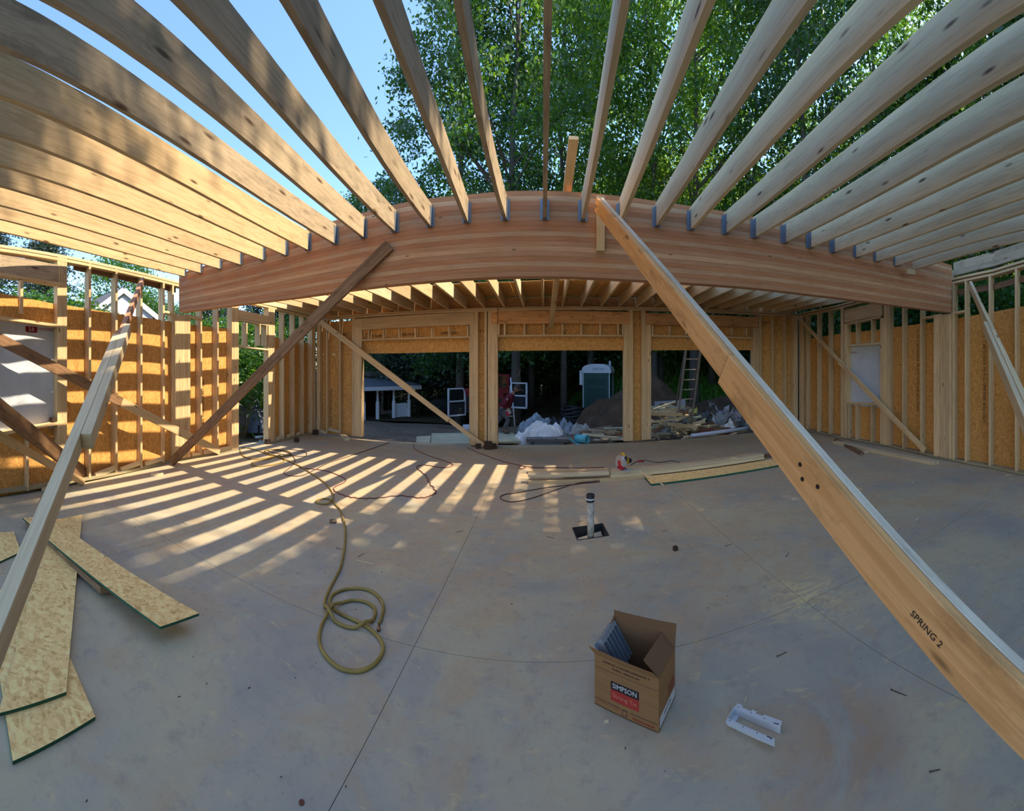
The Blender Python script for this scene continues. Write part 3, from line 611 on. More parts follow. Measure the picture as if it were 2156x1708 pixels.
# ------------------------------------------------------------------ standpipe in its floor box
pp = thing('standpipe', (.44, 3.88, -.118), 'grey drain standpipe rising from a square hole in the floor', 'pipe')
PVC = N('dusty_pipe', .6); PVC.col(ramp(PVC.nt, PVC.noise(PVC.coords((6, 6, 6), False), 3, 5, .7), [(.35, (.30, .25, .18)), (.6, (.55, .48, .38))])); PVC = PVC.m
MB().tube([(.44, 3.88, -.117), (.435, 3.89, .33)], .034, 20).build('pipe', PVC, pp, True); m = MB().tube([(.435, 3.89, .325), (.435, 3.89, .34), (.435, 3.89, .395), (.435, 3.89, .40)], [.04, .041, .041, .035], 20); m.build('rubber_cap', plain('black_rubber', (.02, .02, .022), .5), pp, True)
MB().tube([(.435, 3.89, .345), (.435, 3.89, .36)], .0425, 20).build('clamp_ring', STEEL, pp)
hm = MB(); hc = [(x, y) for x, y in HOLE]
for i in range(4):
    a, b = Vector((*hc[i], 0)), Vector((*hc[(i+1) % 4], 0)); hm.box(((a.x+b.x)/2, (a.y+b.y)/2, -.05), ((b-a).length, .012, .106), math.atan2(b.y-a.y, b.x-a.x))
fbx = tag(hm.build('floor_box', plain('black_plastic_box', (.03, .03, .032), .5)), 'black square box frame set into the floor around the standpipe', 'box')
hm = MB(); r_ = random.Random(3)
hm.add([(.30, 4.04, -.10), (.57, 4.11, -.06), (.58, 3.87, -.11), (.33, 3.80, -.05), (.46, 3.96, -.085)], [(0, 4, 1), (1, 4, 2), (2, 4, 3), (3, 4, 0)])
tag(hm.build('plastic_film', plain('dusty_film', (.42, .36, .26), .4)), 'crumpled dusty film in the floor box around the standpipe', 'plastic')

# ------------------------------------------------------------------ cardboard box of hangers
q = N('cardboard', .85); q.col(ramp(q.nt, q.noise(q.coords((3, 3, 40), False), 2, 4), [(.3, (.235, .11, .038)), (.7, (.29, .14, .05))])); CARD = q.m
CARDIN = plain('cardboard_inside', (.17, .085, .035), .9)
C0, C1, C2 = Vector((.235, 1.913, 0)), Vector((.495, 1.698, 0)), Vector((.628, 1.864, 0)); C3 = C0+(C2-C1); HB = .243
bx = thing('cardboard_box', ((C0+C2)/2), 'open brown cardboard box of metal brackets standing on the concrete', 'box')
def wallq(name, a, b, z0, z1, mat=CARD, t=.004, top=None):
    a, b = Vector(a), Vector(b); ta, tb = (Vector(top[0]), Vector(top[1])) if top else (a, b); n = (b-a).normalized().cross(UP); n = n*t
    vs_ = [(a.x, a.y, z0), (b.x, b.y, z0), (tb.x, tb.y, z1[1] if isinstance(z1, tuple) else z1), (ta.x, ta.y, z1[0] if isinstance(z1, tuple) else z1)]; vs_ += [(v_[0]-n.x, v_[1]-n.y, v_[2]) for v_ in vs_]
    return link(name, mesh(name, vs_, BF), mat, bx)
wallq('front_panel', C0, C1, .001, HB); wallq('side_panel', C1, C2, .001, HB); wallq('back_panel', C2, C3, .001, HB, CARDIN); wallq('side_panel', C3, C0, .001, HB, CARDIN)
link('bottom_panel', mesh('bottom_panel', [(*c.xy, .001) for c in (C0, C1, C2, C3)]+[(*c.xy, .006) for c in (C0, C1, C2, C3)], BF), CARDIN, bx)
fd = (C1-C0).normalized(); sd_ = (C2-C1).normalized()
wallq('flap', C0, C1, HB, (.275, .283), top=(C0-fd*.028-sd_*.012, C1-fd*.018-sd_*.03))
wallq('flap', C2, C3, HB, (.352, .328), CARDIN, top=(C2+sd_*.02, C3+sd_*.02-fd*.02))
wallq('flap', C1+sd_*.003, C2, HB, (.300, .300), CARDIN, top=(C1-fd*.075+sd_*.005, C2-fd*.07+sd_*.02))
wallq('flap', C3, C3.lerp(C0, .5), HB, (.315, .25), CARDIN, top=(C3-fd*.01, C3.lerp(C0, .45)-fd*.02))
def onf(s, z, o=.0012): p = C0.lerp(C1, s)-sd_*o; p.z = z; return p
def patch(name, s0, s1, z0, z1, mat, o=.0012, da=C0, db=C1, nn=None):
    nn = nn or -sd_; P = [da.lerp(db, s)+nn*o for s in (s0, s1)]
    link(name, mesh(name, [(P[0].x, P[0].y, z0), (P[1].x, P[1].y, z0), (P[1].x, P[1].y, z1), (P[0].x, P[0].y, z1)], [(0, 1, 2, 3)]), mat, bx)
BLK = plain('box_black_print', (.02, .014, .012), .6); RDP = plain('box_red_print', (.36, .03, .02), .6); GRY = plain('box_white_lettering', (.60, .55, .50), .6); BRN = plain('box_brown_print', (.10, .04, .03), .7); RLT = plain('box_pale_red_lettering', (.55, .16, .10), .6)
patch('black_panel', .27, .71, .113, .150, BLK); patch('red_panel', .27, .71, .060, .1125, RDP)
text('lettering', 'SIMPSON', .032, frame(onf(.49, .1315, .002), fd, UP), GRY, bx); text('lettering', 'Strong-Tie', .030, frame(onf(.49, .088, .002), fd, UP), RLT, bx)
patch('stripe', .02, .42, .036, .039, BRN); patch('stripe', .57, .98, .036, .039, BRN); patch('stripe', .02, .40, .026, .0268, RDP); patch('stripe', .59, .98, .026, .0268, RDP)
patch('mark', .45, .53, .012, .040, BRN); patch('mark', .462, .518, .016, .036, CARD, .0016)
for s in range(24): patch('dash', .03+s*.04, .055+s*.04, .186, .189, BRN)
text('print', 'CONNECTORS  O  FOR WOOD CONSTRUCTION  O', .0105, frame(onf(.50, .226, .002), fd, UP), BRN, bx); text('print', 'THIS SIDE UP  -  HANDLE WITH CARE', .0085, frame(onf(.50, .208, .002), fd, UP), BRN, bx); text('print', 'STRUCTURAL CONNECTORS', .0085, frame(onf(.78, .018, .002), fd, UP), RDP, bx)
patch('red_panel', .55, .92, .075, .125, plain('box_brick_print', (.22, .06, .03), .7), .0012, C1, C2, fd); patch('shipping_label', .04, .96, .012, .062, plain('label_paper', (.50, .46, .44), .6), .0014, C1, C2, fd)
text('print', 'LOT 24  QTY 25', .012, frame(C1.lerp(C2, .5)+fd*.002+UP*.04, sd_, UP), BRN, bx)
def hanger_mesh(L=.22, W_=.042, Hh=.05, fl_=.026):
    m = MB(); t = .0016
    for s in (-1, 1):
        m.box((0, s*W_/2, Hh/2), (L, t, Hh)); 
        m.box((L*.01, s*(W_/2+fl_*.30), Hh), (L*.98, fl_*.6, t))
        for x_, l_ in ((-.42, .12), (-.10, .10), (.30, .38)): m.box((L*x_, s*(W_/2+fl_*.8), Hh), (L*l_, fl_*.4, t))
    m.box((-L/2, 0, Hh/2), (t, W_, Hh)); m.box((-L/2+.012, 0, .002), (.03, W_, t)); return m
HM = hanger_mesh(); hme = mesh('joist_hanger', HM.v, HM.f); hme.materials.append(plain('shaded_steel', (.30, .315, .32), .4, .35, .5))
hc0 = (C0+C3)/2
for i in range(5):
    a = C3.lerp(C0, .12+.15*i)+fd*(.052+.004*i)+UP*.222; dx = (fd*.60-UP*.80).normalized(); zz = -sd_
    M = Matrix((dx, zz, dx.cross(zz))).transposed().to_4x4(); M.translation = a
    M = M @ Matrix.Scale(.82, 4)
    o = link('joist_hanger', hme, None, None, M); tag(o, ('steel bracket at the very back of the box stack', 'second steel bracket from the back in the box', 'middle steel bracket standing in the cardboard box', 'fourth steel bracket from the back in the box', 'front steel bracket leaning out of the box at left')[i], 'bracket', 'steel brackets in the cardboard box')
a, b = at_z(1545, 1533, 0), at_z(1637, 1574, 0); a2 = at_z(1555, 1516, 0); dx = (b-a).normalized(); M = frame((a+b)/2+Vector((.012, .035, .001)), dx, UP.cross(dx))
m = hanger_mesh(.235, .066, .034, .026); lh = link('joist_hanger', mesh('joist_hanger_loose', m.v, m.f), STEEL, None, M); tag(lh, 'galvanized steel joist bracket lying alone on the concrete', 'bracket')
HD = plain('hole_dark', (.02, .02, .022), .8)
for s in (-1, 1):
    for k in range(4): MB().tube([(-.100+k*.068, s*.040, .0346), (-.100+k*.068, s*.040, .0354)], .0026, 8).build('nail_hole', HD, lh, False, M)
    MB().box((.094, s*.036, .0350), (.024, .004, .0008)).build('slot', HD, lh, False, M)

# ------------------------------------------------------------------ hose and cords
def rope(name, px, r, mat, label, cat, z=None, n=7, wig=None, seed=0, parent=None):
    P = [at_z(x, y, 0) for x, y in px]; P = smooth_path(P, n); out = []
    for i, p in enumerate(P):
        zz = r+.001+(.0 if z is None else z(i/len(P))); q_ = Vector((p.x, p.y, zz))
        if wig: 
            d = P[min(i+1, len(P)-1)]-P[max(0, i-1)]; nn = Vector((-d.y, d.x, 0)).normalized(); f = i/len(P)
            if wig[0] < f < wig[1]: q_ += nn*wig[2]*math.sin(i*1.5)
        out.append(q_)
    # lift later turns over earlier ones
    for i in range(len(out)):
        for j in range(0, i-12):
            if (out[i].xy-out[j].xy).length < r*1.6 and out[i].z < out[j].z+2*r:
                for k in range(-4, 5):
                    if 0 <= i+k < len(out): out[i+k].z = max(out[i+k].z, out[j].z+2*r*(1-abs(k)/5))
    o = MB().tube(out, r, 8).build(name, mat, parent, True)
    return tag(o, label, cat) if label else o
HOSE = N('yellow_rubber_hose', .5); HOSE.col(ramp(HOSE.nt, HOSE.noise(HOSE.coords((3, 3, 3), False), 3, 3), [(.3, (.24, .155, .035)), (.7, (.36, .25, .06))])); HOSE = HOSE.m
ph = [(798, 1316), (804, 1302), (807, 1280), (798, 1262), (781.5, 1248.5), (755.7, 1242), (725, 1244.7), (704, 1253), (695.5, 1263.7), (695.5, 1277), (707, 1289.6), (731, 1303), (761.8, 1317), (786, 1335), (803, 1355), (806, 1375), (792, 1399), (769, 1414), (743.5, 1418), (713, 1410), (687, 1387), (674, 1362.6), (672.7, 1338), (682.6, 1308), (701, 1285), (725, 1271), (749.6, 1267.5), (774, 1273), (789, 1286.5), (787.6, 1305), (774, 1318.5), (746.5, 1326), (719, 1320), (698, 1305), (685.7, 1286.5), (684, 1271), (690, 1251.5), (705.5, 1221), (716, 1200), (722, 1175), (726, 1147), (726, 1109.5), (716, 1077), (706, 1064), (696, 1055), (683.5, 1051.6), (668.4, 1055.3), (666, 1060.4), (681, 1063.7), (696, 1060.4), (701, 1051.6), (698.6, 1036.5), (681, 1016), (655.8, 998.7), (635.6, 986), (620.5, 978), (600, 969), (580, 962), (560, 966), (530, 968), (510, 960), (506, 948), (516, 944), (540, 949), (565, 958), (598, 962), (612, 955), (590, 948), (560, 949), (562, 957), (590, 966), (600, 972), (575, 980), (545, 983), (530, 980), (535, 974), (565, 968), (590, 962)]
hs = thing('air_hose', at_z(735, 1330), 'yellow air hose coiled on the floor and trailing to the left', 'hose'); rope('hose', ph, .0108, HOSE, None, None, parent=hs)
a, b = at_z(798, 1318, .012), at_z(797, 1327, .012); MB().tube([a, a.lerp(b, .4), a.lerp(b, .45), b], [.008, .009, .012, .012], 10).build('brass_fitting', plain('brass', (.35, .19, .10), .4, .8), hs, True)
CR = plain('dark_red_cord', (.15, .035, .03), .55); CB = plain('brown_cord', (.085, .04, .03), .6); CO = plain('orange_cord', (.35, .11, .04), .6)
rope('extension_cord', [(871, 936), (873.5, 946), (905, 961), (942.7, 973.5), (952.8, 981), (935, 986), (892, 980), (877, 985), (895, 1001), (905, 1019), (917.6, 1036.5), (907.5, 1044), (887, 1049.6), (842, 1045), (791.7, 1050), (754, 1050), (726, 1045), (703.6, 1034), (706, 1026), (726, 1016), (723.7, 1007.5), (691, 993.7), (658, 988.6), (630.6, 986)], .006, CR, 'kinked dark red cord wandering across the sun stripes', 'cord', wig=(.33, .75, .012), n=9)
rope('extension_cord', [(819, 933), (766.5, 951), (728.8, 963.5), (691, 976), (661, 991), (635.6, 1002.5), (610.5, 1002.5), (598, 996), (615.5, 981), (620, 966), (600, 952), (560, 947), (585, 956), (640, 962), (641, 952), (610, 947)], .006, CB, 'brown cord from the garage sill looping over the hose heap', 'cord')
rope('extension_cord', [(984, 943), (1005.7, 953.4), (1033, 963.5), (1058.5, 972.3), (1080, 977.5), (1104, 983), (1104, 987), (1096, 988), (1095, 983.5), (1130, 986), (1175.6, 986), (1231, 986.6), (1272, 985)], .006, CR, 'thin red cord running along behind the lumber stack', 'cord')
rope('extension_cord', [(1274, 1008), (1256, 1016), (1221, 1019.5), (1150, 1028), (1080, 1040), (1068.6, 1041), (1053.5, 1046.5), (1058.6, 1054), (1080, 1058), (1121.7, 1049.7), (1191, 1026), (1240, 1017), (1262, 1016)], .006, CB, 'dark cord loop lying left of the standpipe', 'cord')
rope('power_cord', [(1328, 980), (1345, 970.5), (1358, 970), (1386, 974.5), (1414, 971), (1432, 975)], .005, plain('black_cord', (.015, .015, .016), .5), 'black saw power cord trailing right behind the lumber', 'cord')
a = at_z(1343, 971, .02); b = at_z(1355, 970.5, .02); tag(MB().tube([a, b], .018, 10).build('cord_plug', plain('red_plug', (.45, .06, .04), .5), None, True), 'red plug joining the cords behind the circular saw', 'plug')

# ------------------------------------------------------------------ circular saw
def circ_saw(p, rz, label, s=1.0, parent_only=None):
    t = thing('circular_saw', p, label, 'saw'); R = Matrix.Translation(p) @ Matrix.Rotation(rz, 4, 'Z') @ Matrix.Scale(s, 4)
    def disc(y0, y1, r, cx=0, cz=.105, a0=0, a1=2*math.pi, ri=0, n=28):
        m = MB(); k = n; vs_ = []
        for y in (y0, y1):
            for i in range(k+1):
                a = a0+(a1-a0)*i/k
                for rr in ((ri, r) if ri else (.001, r)): vs_.append((cx+rr*math.cos(a), y, cz+rr*math.sin(a)))
        n2 = 2*(k+1); fs_ = []
        for i in range(k):
            q0 = 2*i; fs_ += [(q0, q0+1, q0+3, q0+2), (n2+q0, n2+q0+2, n2+q0+3, n2+q0+1), (q0+1, n2+q0+1, n2+q0+3, q0+3), (q0, q0+2, n2+q0+2, n2+q0)]
        return m.add(vs_, fs_)
    P = math.pi
    disc(-.062, -.004, .112, a0=-.35, a1=P+.9, ri=.045).build('upper_guard', plain('saw_guard', (.50, .46, .42), .4, .3), t, False, R)
    disc(-.052, -.012, .098, a0=P+.75, a1=2*P+.2, ri=.03).build('lower_guard', plain('saw_red', (.50, .02, .04), .45), t, False, R)
    disc(-.058, -.055, .062).build('blade_cover', plain('saw_red', (.50, .02, .04), .45), t, False, R)
    disc(-.034, -.032, .092).build('blade', STEEL, t, False, R)
    YEL = plain('saw_yellow', (.70, .40, .03), .45); m = MB(); m.tube([(-.02, .0, .12), (-.015, .05, .12), (-.012, .10, .12)], [.05, .048, .04], 14); m.box((.03, .03, .155), (.07, .06, .06)); m.build('motor_housing', YEL, t, True, R)
    m = MB(); m.tube(smooth_path([(.02, .03, .17), (-.02, .03, .225), (-.075, .03, .22), (-.115, .03, .165), (-.10, .03, .12)], 5), [.017]*21, 8); m.build('handle', YEL, t, True, R)
    MB().tube([(-.012, .10, .12), (-.011, .15, .12)], [.041, .034], 14).build('motor_end', plain('black_plastic', (.02, .02, .02), .5), t, True, R)
    MB().tube(smooth_path([(.07, -.01, .17), (.095, -.01, .21), (.12, -.01, .20), (.11, -.01, .16)], 5), .012, 8).build('front_knob', plain('black_plastic', (.02, .02, .02), .5), t, True, R)
    MB().box((0, .02, .004), (.27, .15, .004)).build('base_plate', STEEL, t, False, R); return t
p = at_z(1312, 990, .128); circ_saw(Vector((p.x, p.y+.03, .127)), -1.2, 'red and yellow circular saw resting on the long lumber stack', 1.0)

# ------------------------------------------------------------------ nails and chips scattered on the slab
NAIL = plain('rusty_nail', (.06, .045, .035), .5, .5); nails = [(1636, 1382, 1657, 1373, 'straight dark nail right of the cardboard box'), (1876, 1452, 1909, 1465, 'pale nail beside the orange brace shadow'), (1957, 1625, 1980, 1620, 'bent nail near the bottom right corner'), (1527, 1150, 1541, 1146, 'nail lying by the saw cut joint under the orange brace'), (1396, 1119, 1405, 1117, 'short nail right of the standpipe'),
         (1153, 1130, 1166, 1133, 'nail left of the floor box'), (1217, 1099, 1229, 1096, 'nail just above the floor box'), (962, 1121, 975, 1117, 'nail above the centre slab joint'), (1926, 1335, 1936, 1338, 'tiny nail near the orange brace stamp'), (1655, 1172, 1661, 1164, 'curved sliver beside the long joint'), (755, 1172, 766, 1165, 'bent twig right of the yellow hose'), (709, 1154, 723, 1157, 'twig touching the yellow hose'), (384, 1100, 394, 1105, 'black wire bit at the end of the sun stripes')]
for x0, y0, x1, y1, lb in nails:
    a, b = at_z(x0, y0, .004), at_z(x1, y1, .004); m = MB().tube([a, a+(b-a)*.04, a+(b-a)*.05, b], [.0045, .0045, .0019, .0016], 6); tag(m.build('nail', NAIL), lb, 'nail', 'nails and slivers on the slab')
for x, y, l_, w_, a_, lb in ((1671, 1051, .05, .018, .2, 'white wood chip under the orange brace'), (1931, 1093, .07, .018, .1, 'white chip right of the orange brace'), (1921, 1016, .04, .012, 0, 'white sliver near the right wall plank'), (768, 1184, .16, .012, 0, 'long pale sliver right of the hose'), (2122, 1000, .09, .03, -.6, 'pale splinter at the foot of the right wall'), (713, 1103, .05, .03, 1, 'pale flake touching the hose by the dark offcut'), (1277, 1519, .02, .012, 0, 'white crumb below the cardboard box'), (1570, 1474, .03, .004, .8, 'thin white sliver above the loose bracket')):
    p = at_z(x, y, .003); tag(MB().box((0, 0, 0), (l_, w_, .004), a_).build('wood_chip', PALE, None, False, Matrix.Translation(p)), lb, 'wood chip', 'pale chips on the slab')
m = MB(); r_ = random.Random(5)
for k in range(520):
    x, y = r_.uniform(-5, 6), r_.uniform(.5, 8.3); s_ = r_.uniform(.0015, .0042); m.box((x, y, s_/2), (s_*r_.uniform(1, 4), s_, s_*.6), r_.random()*3)
tag(m.build('grit', plain('dark_grit', (.05, .04, .03), .9)), 'dark grit and crumbs scattered over the slab', 'grit', None, 'stuff')
p = at_z(635, 1690, .002); tag(MB().tube([(p.x, p.y, .001), (p.x, p.y, .004)], .011, 9).build('rust_disc', plain('rust', (.14, .05, .03), .8)), 'small rusty disc near the bottom edge of the slab', 'disc')
# ------------------------------------------------------------------ ground outside
def gz(X, Y):
    b = -.28
    if Y > 9.5: b -= .035*(Y-9.5)*max(0, min(1, (3-X)/6))
    hill = max(0, Y-17-max(0, (4-X)*1.3))*.25; b += min(hill, 4.6)*max(0, min(1, (X+1)/5))
    if X > 7.5 and Y < 17: b += (X-7.5)*.06
    return max(b, -1.4)
def heightmesh(x0, x1, y0, y1, n, m, fz):
    vs_ = [(x0+(x1-x0)*i/n, y0+(y1-y0)*j/m, fz(x0+(x1-x0)*i/n, y0+(y1-y0)*j/m)) for j in range(m+1) for i in range(n+1)]
    fs_ = [(j*(n+1)+i, j*(n+1)+i+1, (j+1)*(n+1)+i+1, (j+1)*(n+1)+i) for j in range(m) for i in range(n)]
    return vs_, fs_
vs_, fs_ = heightmesh(-46, 46, -30, 62, 92, 92, lambda X, Y: gz(X, Y)+.04*math.sin(X*1.7+Y)+.03*math.sin(Y*2.3-X*.7)-.05)
g = link('ground', mesh('ground', vs_, fs_, True), DIRT); tag(g, kind='structure')
def quads(name, C, A, B, mat, parent, **kw):
    """many small leaves: centre C, half-length A, half-width B (n x 3 arrays) -> one mesh"""
    n = len(C); V = np.empty((n, 4, 3)); V[:, 0] = C-A; V[:, 1] = C+B-.12*A; V[:, 2] = C+A; V[:, 3] = C-B-.12*A
    me = bpy.data.meshes.new(name); me.vertices.add(4*n); me.vertices.foreach_set('co', V.reshape(-1))
    me.loops.add(4*n); me.loops.foreach_set('vertex_index', np.arange(4*n, dtype=np.int32))
    me.polygons.add(n); me.polygons.foreach_set('loop_start', np.arange(0, 4*n, 4, dtype=np.int32)); me.polygons.foreach_set('loop_total', np.full(n, 4, dtype=np.int32))
    me.update(calc_edges=True)
    return link(name, me, mat, parent)
def leafmat(name, a, b, tr, amt=.45):
    m = bpy.data.materials.new(name); m.use_nodes = True; nt = m.node_tree; nt.nodes.clear(); q = N.__new__(N); q.nt = nt
    out = nt.nodes.new('ShaderNodeOutputMaterial'); d = nt.nodes.new('ShaderNodeBsdfPrincipled'); t = nt.nodes.new('ShaderNodeBsdfTranslucent'); mx = nt.nodes.new('ShaderNodeMixShader')
    d.inputs['Roughness'].default_value = .42; d.inputs['Specular IOR Level'].default_value = .5
    geo = nt.nodes.new('ShaderNodeNewGeometry'); c = ramp(nt, geo.outputs['Random Per Island'], [(0, a), (1, b)])
    nt.links.new(c, d.inputs['Base Color']); c2 = q.mix(1.0, c, tr, 'MULTIPLY'); c2 = q.mix(.5, c2, tr); nt.links.new(c2, t.inputs['Color'])
    mx.inputs[0].default_value = amt; nt.links.new(d.outputs[0], mx.inputs[1]); nt.links.new(t.outputs[0], mx.inputs[2]); nt.links.new(mx.outputs[0], out.inputs[0]); return m
LEAF = [leafmat('maple_leaf', (.018, .062, .012), (.05, .13, .022), (.34, .66, .05), .40), leafmat('dark_leaf', (.010, .04, .015), (.03, .075, .022), (.22, .50, .05), .32),
        leafmat('lime_leaf', (.08, .17, .02), (.15, .27, .03), (.62, .90, .10), .58), leafmat('spruce_needle', (.03, .055, .035), (.06, .09, .055), (.10, .16, .06), .2)]
BARK = lumber('bark', (.13, .115, .095), (.06, .05, .04), kn=0)
def crown(seed, z0, z1, R, n, nc, size, lean=.5, cone=0.0, droop=.35):
    r = np.random.default_rng(seed); u = r.random(nc); zc = z0+(z1-z0)*u
    prof = (1-cone)*np.sin(np.pi*np.clip(u*.86+.10, 0, 1))**.6+cone*(1.02-u); ang = r.random(nc)*2*np.pi; rad = R*prof*(.25+.75*np.sqrt(r.random(nc)))
    cc = np.stack([rad*np.cos(ang), rad*np.sin(ang), zc], 1)
    idx = r.integers(0, nc, n); cr = .42+.38*r.random(nc)
    off = r.normal(size=(n, 3))*np.array([1, 1, .62])*cr[idx][:, None]*.72
    C = cc[idx]+off; C[:, 2] -= droop*np.hypot(off[:, 0], off[:, 1])
    th = r.random(n)*2*np.pi; tilt = r.normal(size=n)*.55-.35
    A = np.stack([np.cos(th)*np.cos(tilt), np.sin(th)*np.cos(tilt), np.sin(tilt)], 1); B = np.cross(A, r.normal(size=(n, 3))); B /= np.linalg.norm(B, axis=1)[:, None]+1e-9
    s_ = size*(.6+.8*r.random(n))[:, None]; return C, A*s_, B*s_*.5, cc
def trunk_mesh(seed, h, r0, cc, nb=26):
    r = random.Random(seed); m = MB(); P = [Vector((math.sin(k*.9+seed)*.12*k/4, math.cos(k*1.3+seed)*.10*k/4, h*k/8)) for k in range(9)]; P[0].z = -.3
    m.tube(P, [r0*(1.25 if k == 0 else 1-.105*k) for k in range(9)], 8)
    for k in range(min(nb, len(cc))):
        e = Vector(cc[k]); st = Vector((0, 0, max(1.2, e.z-e.xy.length*.7))); t = min(.98, st.z/h); i = int(t*8); s0 = P[i].lerp(P[min(8, i+1)], t*8-i)
        m.tube([s0, s0.lerp(e, .5)+Vector((0, 0, .15)), e], [r0*.34*(1-t*.6), r0*.2, .012], 5, False)
    return mesh('trunk', m.v, m.f, True)
KINDS = {}
for kname, (sd, z0, z1, R, n, nc, size, cone, h, r0, lm) in dict(
        maple=(1, 2.6, 17.5, 3.7, 26000, 190, .092, 0, 16, .22, 0), dark=(2, 2.2, 18, 3.3, 30000, 190, .088, .1, 16.5, .2, 1), lime=(3, 5.0, 19, 3.2, 19000, 140, .09, 0, 18, .17, 2),
        bush=(4, .2, 4.2, 1.9, 9000, 60, .072, .1, 3.4, .06, 0), spruce=(5, .8, 13, 3.0, 26000, 230, .085, .85, 12.6, .2, 3), small=(6, 1.2, 8.4, 2.5, 14000, 90, .08, .1, 7.4, .11, 0)).items():
    C, A, B, cc = crown(sd, z0, z1, R, n, nc, size, cone=cone)
    fo = quads('foliage', C, A, B, LEAF[lm], None); bpy.data.objects.remove(fo); fm = bpy.data.meshes['foliage' if 'foliage' in bpy.data.meshes else fo]; fm.name = 'foliage_'+kname
    tm = trunk_mesh(sd, h, r0, cc); tm.name = 'trunk_'+kname; tm.materials.append(BARK); KINDS[kname] = (fm, tm)
def tree(kind, X, Y, sx=1.0, sz=1.0, rz=0.0, label='', group=None, z=None, name='tree', cat='tree', mat=None):
    t = link(name, None, None, None, Matrix.Translation((X, Y, gz(X, Y) if z is None else z)) @ Matrix.Rotation(rz, 4, 'Z'))
    for nm, me in zip(('foliage', 'trunk'), KINDS[kind]):
        o = bpy.data.objects.new(nm, me); COL.objects.link(o); o.parent = t; o.scale = (sx, sx, sz)
        if nm == 'foliage': o['kind'] = 'stuff'
    return tag(t, label, cat, group)
def tr(kind, px, rho, sx, sz, label, group='trees in front of the building', **k):
    a = az(px); return tree(kind, rho*math.sin(a), rho*math.cos(a), sx, sz, random.random()*6.3, label, group, **k)
tr('dark', 968, 16.5, .95, 1.12, 'tall dark tree at the left edge of the wood against blue sky')
tr('maple', 1085, 15, .9, 1.15, 'tall leafy maple seen between the joists left of the upright brace')
tr('lime', 1187, 17.8, .9, 1.15, 'tall thin pale green tree right behind the upright brace top')
tr('dark', 1243, 20, 1, 1.35, 'dark tall tree just right of the upright brace top')
tr('lime', 1378, 18.2, .95, 1.2, 'bright backlit tree over the splice of the long orange brace')
tr('maple', 1462, 17, 1.0, 1.25, 'tall maple above the right garage opening')
tr('lime', 1585, 18, 1, 1.15, 'bright lime tree with sky gaps above the front right corner')
tr('dark', 1690, 15.5, 1, 1.2, 'dark tall tree standing off the front right corner')
tr('maple', 1830, 17.5, 1.1, 1.15, 'broad maple behind the far end of the right wall')
tree('dark', 9.8, 7.3, .8, .64, 2.0, 'lower dark tree close outside the small right window', 'trees beside the right wall')
tree('maple', 10.4, 4.9, .85, .84, 1.0, 'leafy maple close outside the right wall beside the beam post', 'trees beside the right wall')
tree('dark', 10.4, 1.6, 1.0, 1.10, 4.0, 'dark tree outside the right wall at the picture edge', 'trees beside the right wall')
for i, (X, Y, k, sz) in enumerate(((10.5, -2.2, 'dark', 1.15), (12.6, 2.6, 'dark', 1.08), (12.4, -1.0, 'maple', 1.25), (10.0, -4.6, 'maple', 1.2), (11.6, .6, 'maple', 1.2), (13.6, -3.0, 'dark', 1.3), (12.6, -6.0, 'dark', 1.25), (9.8, -.4, 'maple', 1.15), (11, -7, 'dark', 1.1), (13.5, 4.6, 'lime', .88), (14, 0, 'maple', 1.15), (14, -5, 'lime', 1.1), (15.5, 9.5, 'maple', .8), (6, -12, 'dark', 1.1), (12, -11, 'maple', 1.1))):  # denser outer belt, trees added to keep sun dapples off the slab
    tree(k, X, Y, 1.0, sz, i*1.3, 'tall tree further out beyond the right wall, in the belt thickened to block sun', 'outer trees beyond the right wall, some added to block sun')
k = 0
for rho, n in ((21, 13), (26, 15), (31, 16), (37, 17)):
    for i in range(n):
        px = 770+(i+random.random()*.7)*1330/n; k += 1
        if rho < 25 and 1180 < px < 1330: continue
        tr(('maple', 'dark', 'dark', 'lime')[k % 4], px, rho+random.random()*3, 1.0, .55+rho*.006, 'slender tree deep in the shady wood behind the front openings', 'trees deep in the wood')
for i in range(20):
    px = 760+i*44+random.random()*20
    tr('bush', px, 27+random.random()*8, 1.2, .8+.5*random.random(), 'leafy undergrowth shrub at the foot of the shady wood', 'undergrowth in the wood', name='shrub', cat='shrub')
for X, Y, sx, sz in ((9.2, 3.0, .85, .72), (9.1, 4.9, .85, .76), (9.1, 6.6, .85, .72), (9.2, 8.4, .85, .76), (9.2, 1.2, .9, .85), (9.2, -.7, .9, .85)):
    tree('bush', X, Y, sx, sz*1.25, X*7+Y, 'dark leafy shrub close against the outside of the right wall', 'shrubs along the right wall', name='shrub', cat='shrub')
tr('spruce', -30, 21, 1.0, .80, 'blue green spruce beyond the upper left window', 'trees beyond the left wall')
tr('spruce', 95, 20, 1.0, .66, 'greyish spruce seen above the left wall beside the window', 'trees beyond the left wall')
tr('bush', 105, 12.5, 1.3, .95, 'sunlit yellow green shrub over the left wall sheathing', 'shrubs beyond the left wall', name='shrub', cat='shrub')
tr('bush', 180, 13, 1.2, .85, 'sunlit green shrub just left of the white gable', 'shrubs beyond the left wall', name='shrub', cat='shrub')
tr('bush', 20, 12.0, 1.3, .95, 'bright shrub behind the window header posts', 'shrubs beyond the left wall', name='shrub', cat='shrub')
tr('small', 250, 27, 1.2, 1.2, 'round green tree rising behind the white gable', 'trees beyond the left wall')
tr('small', 320, 26, 1.0, .85, 'low green tree right of the white gable', 'trees beyond the left wall')
tr('small', 395, 24, .8, .72, 'low tree seen left of the laminated beam post', 'trees beyond the left wall')
tr('spruce', 452, 24, .8, .62, 'pointed evergreen between the studs near the side door', 'trees beyond the left wall')
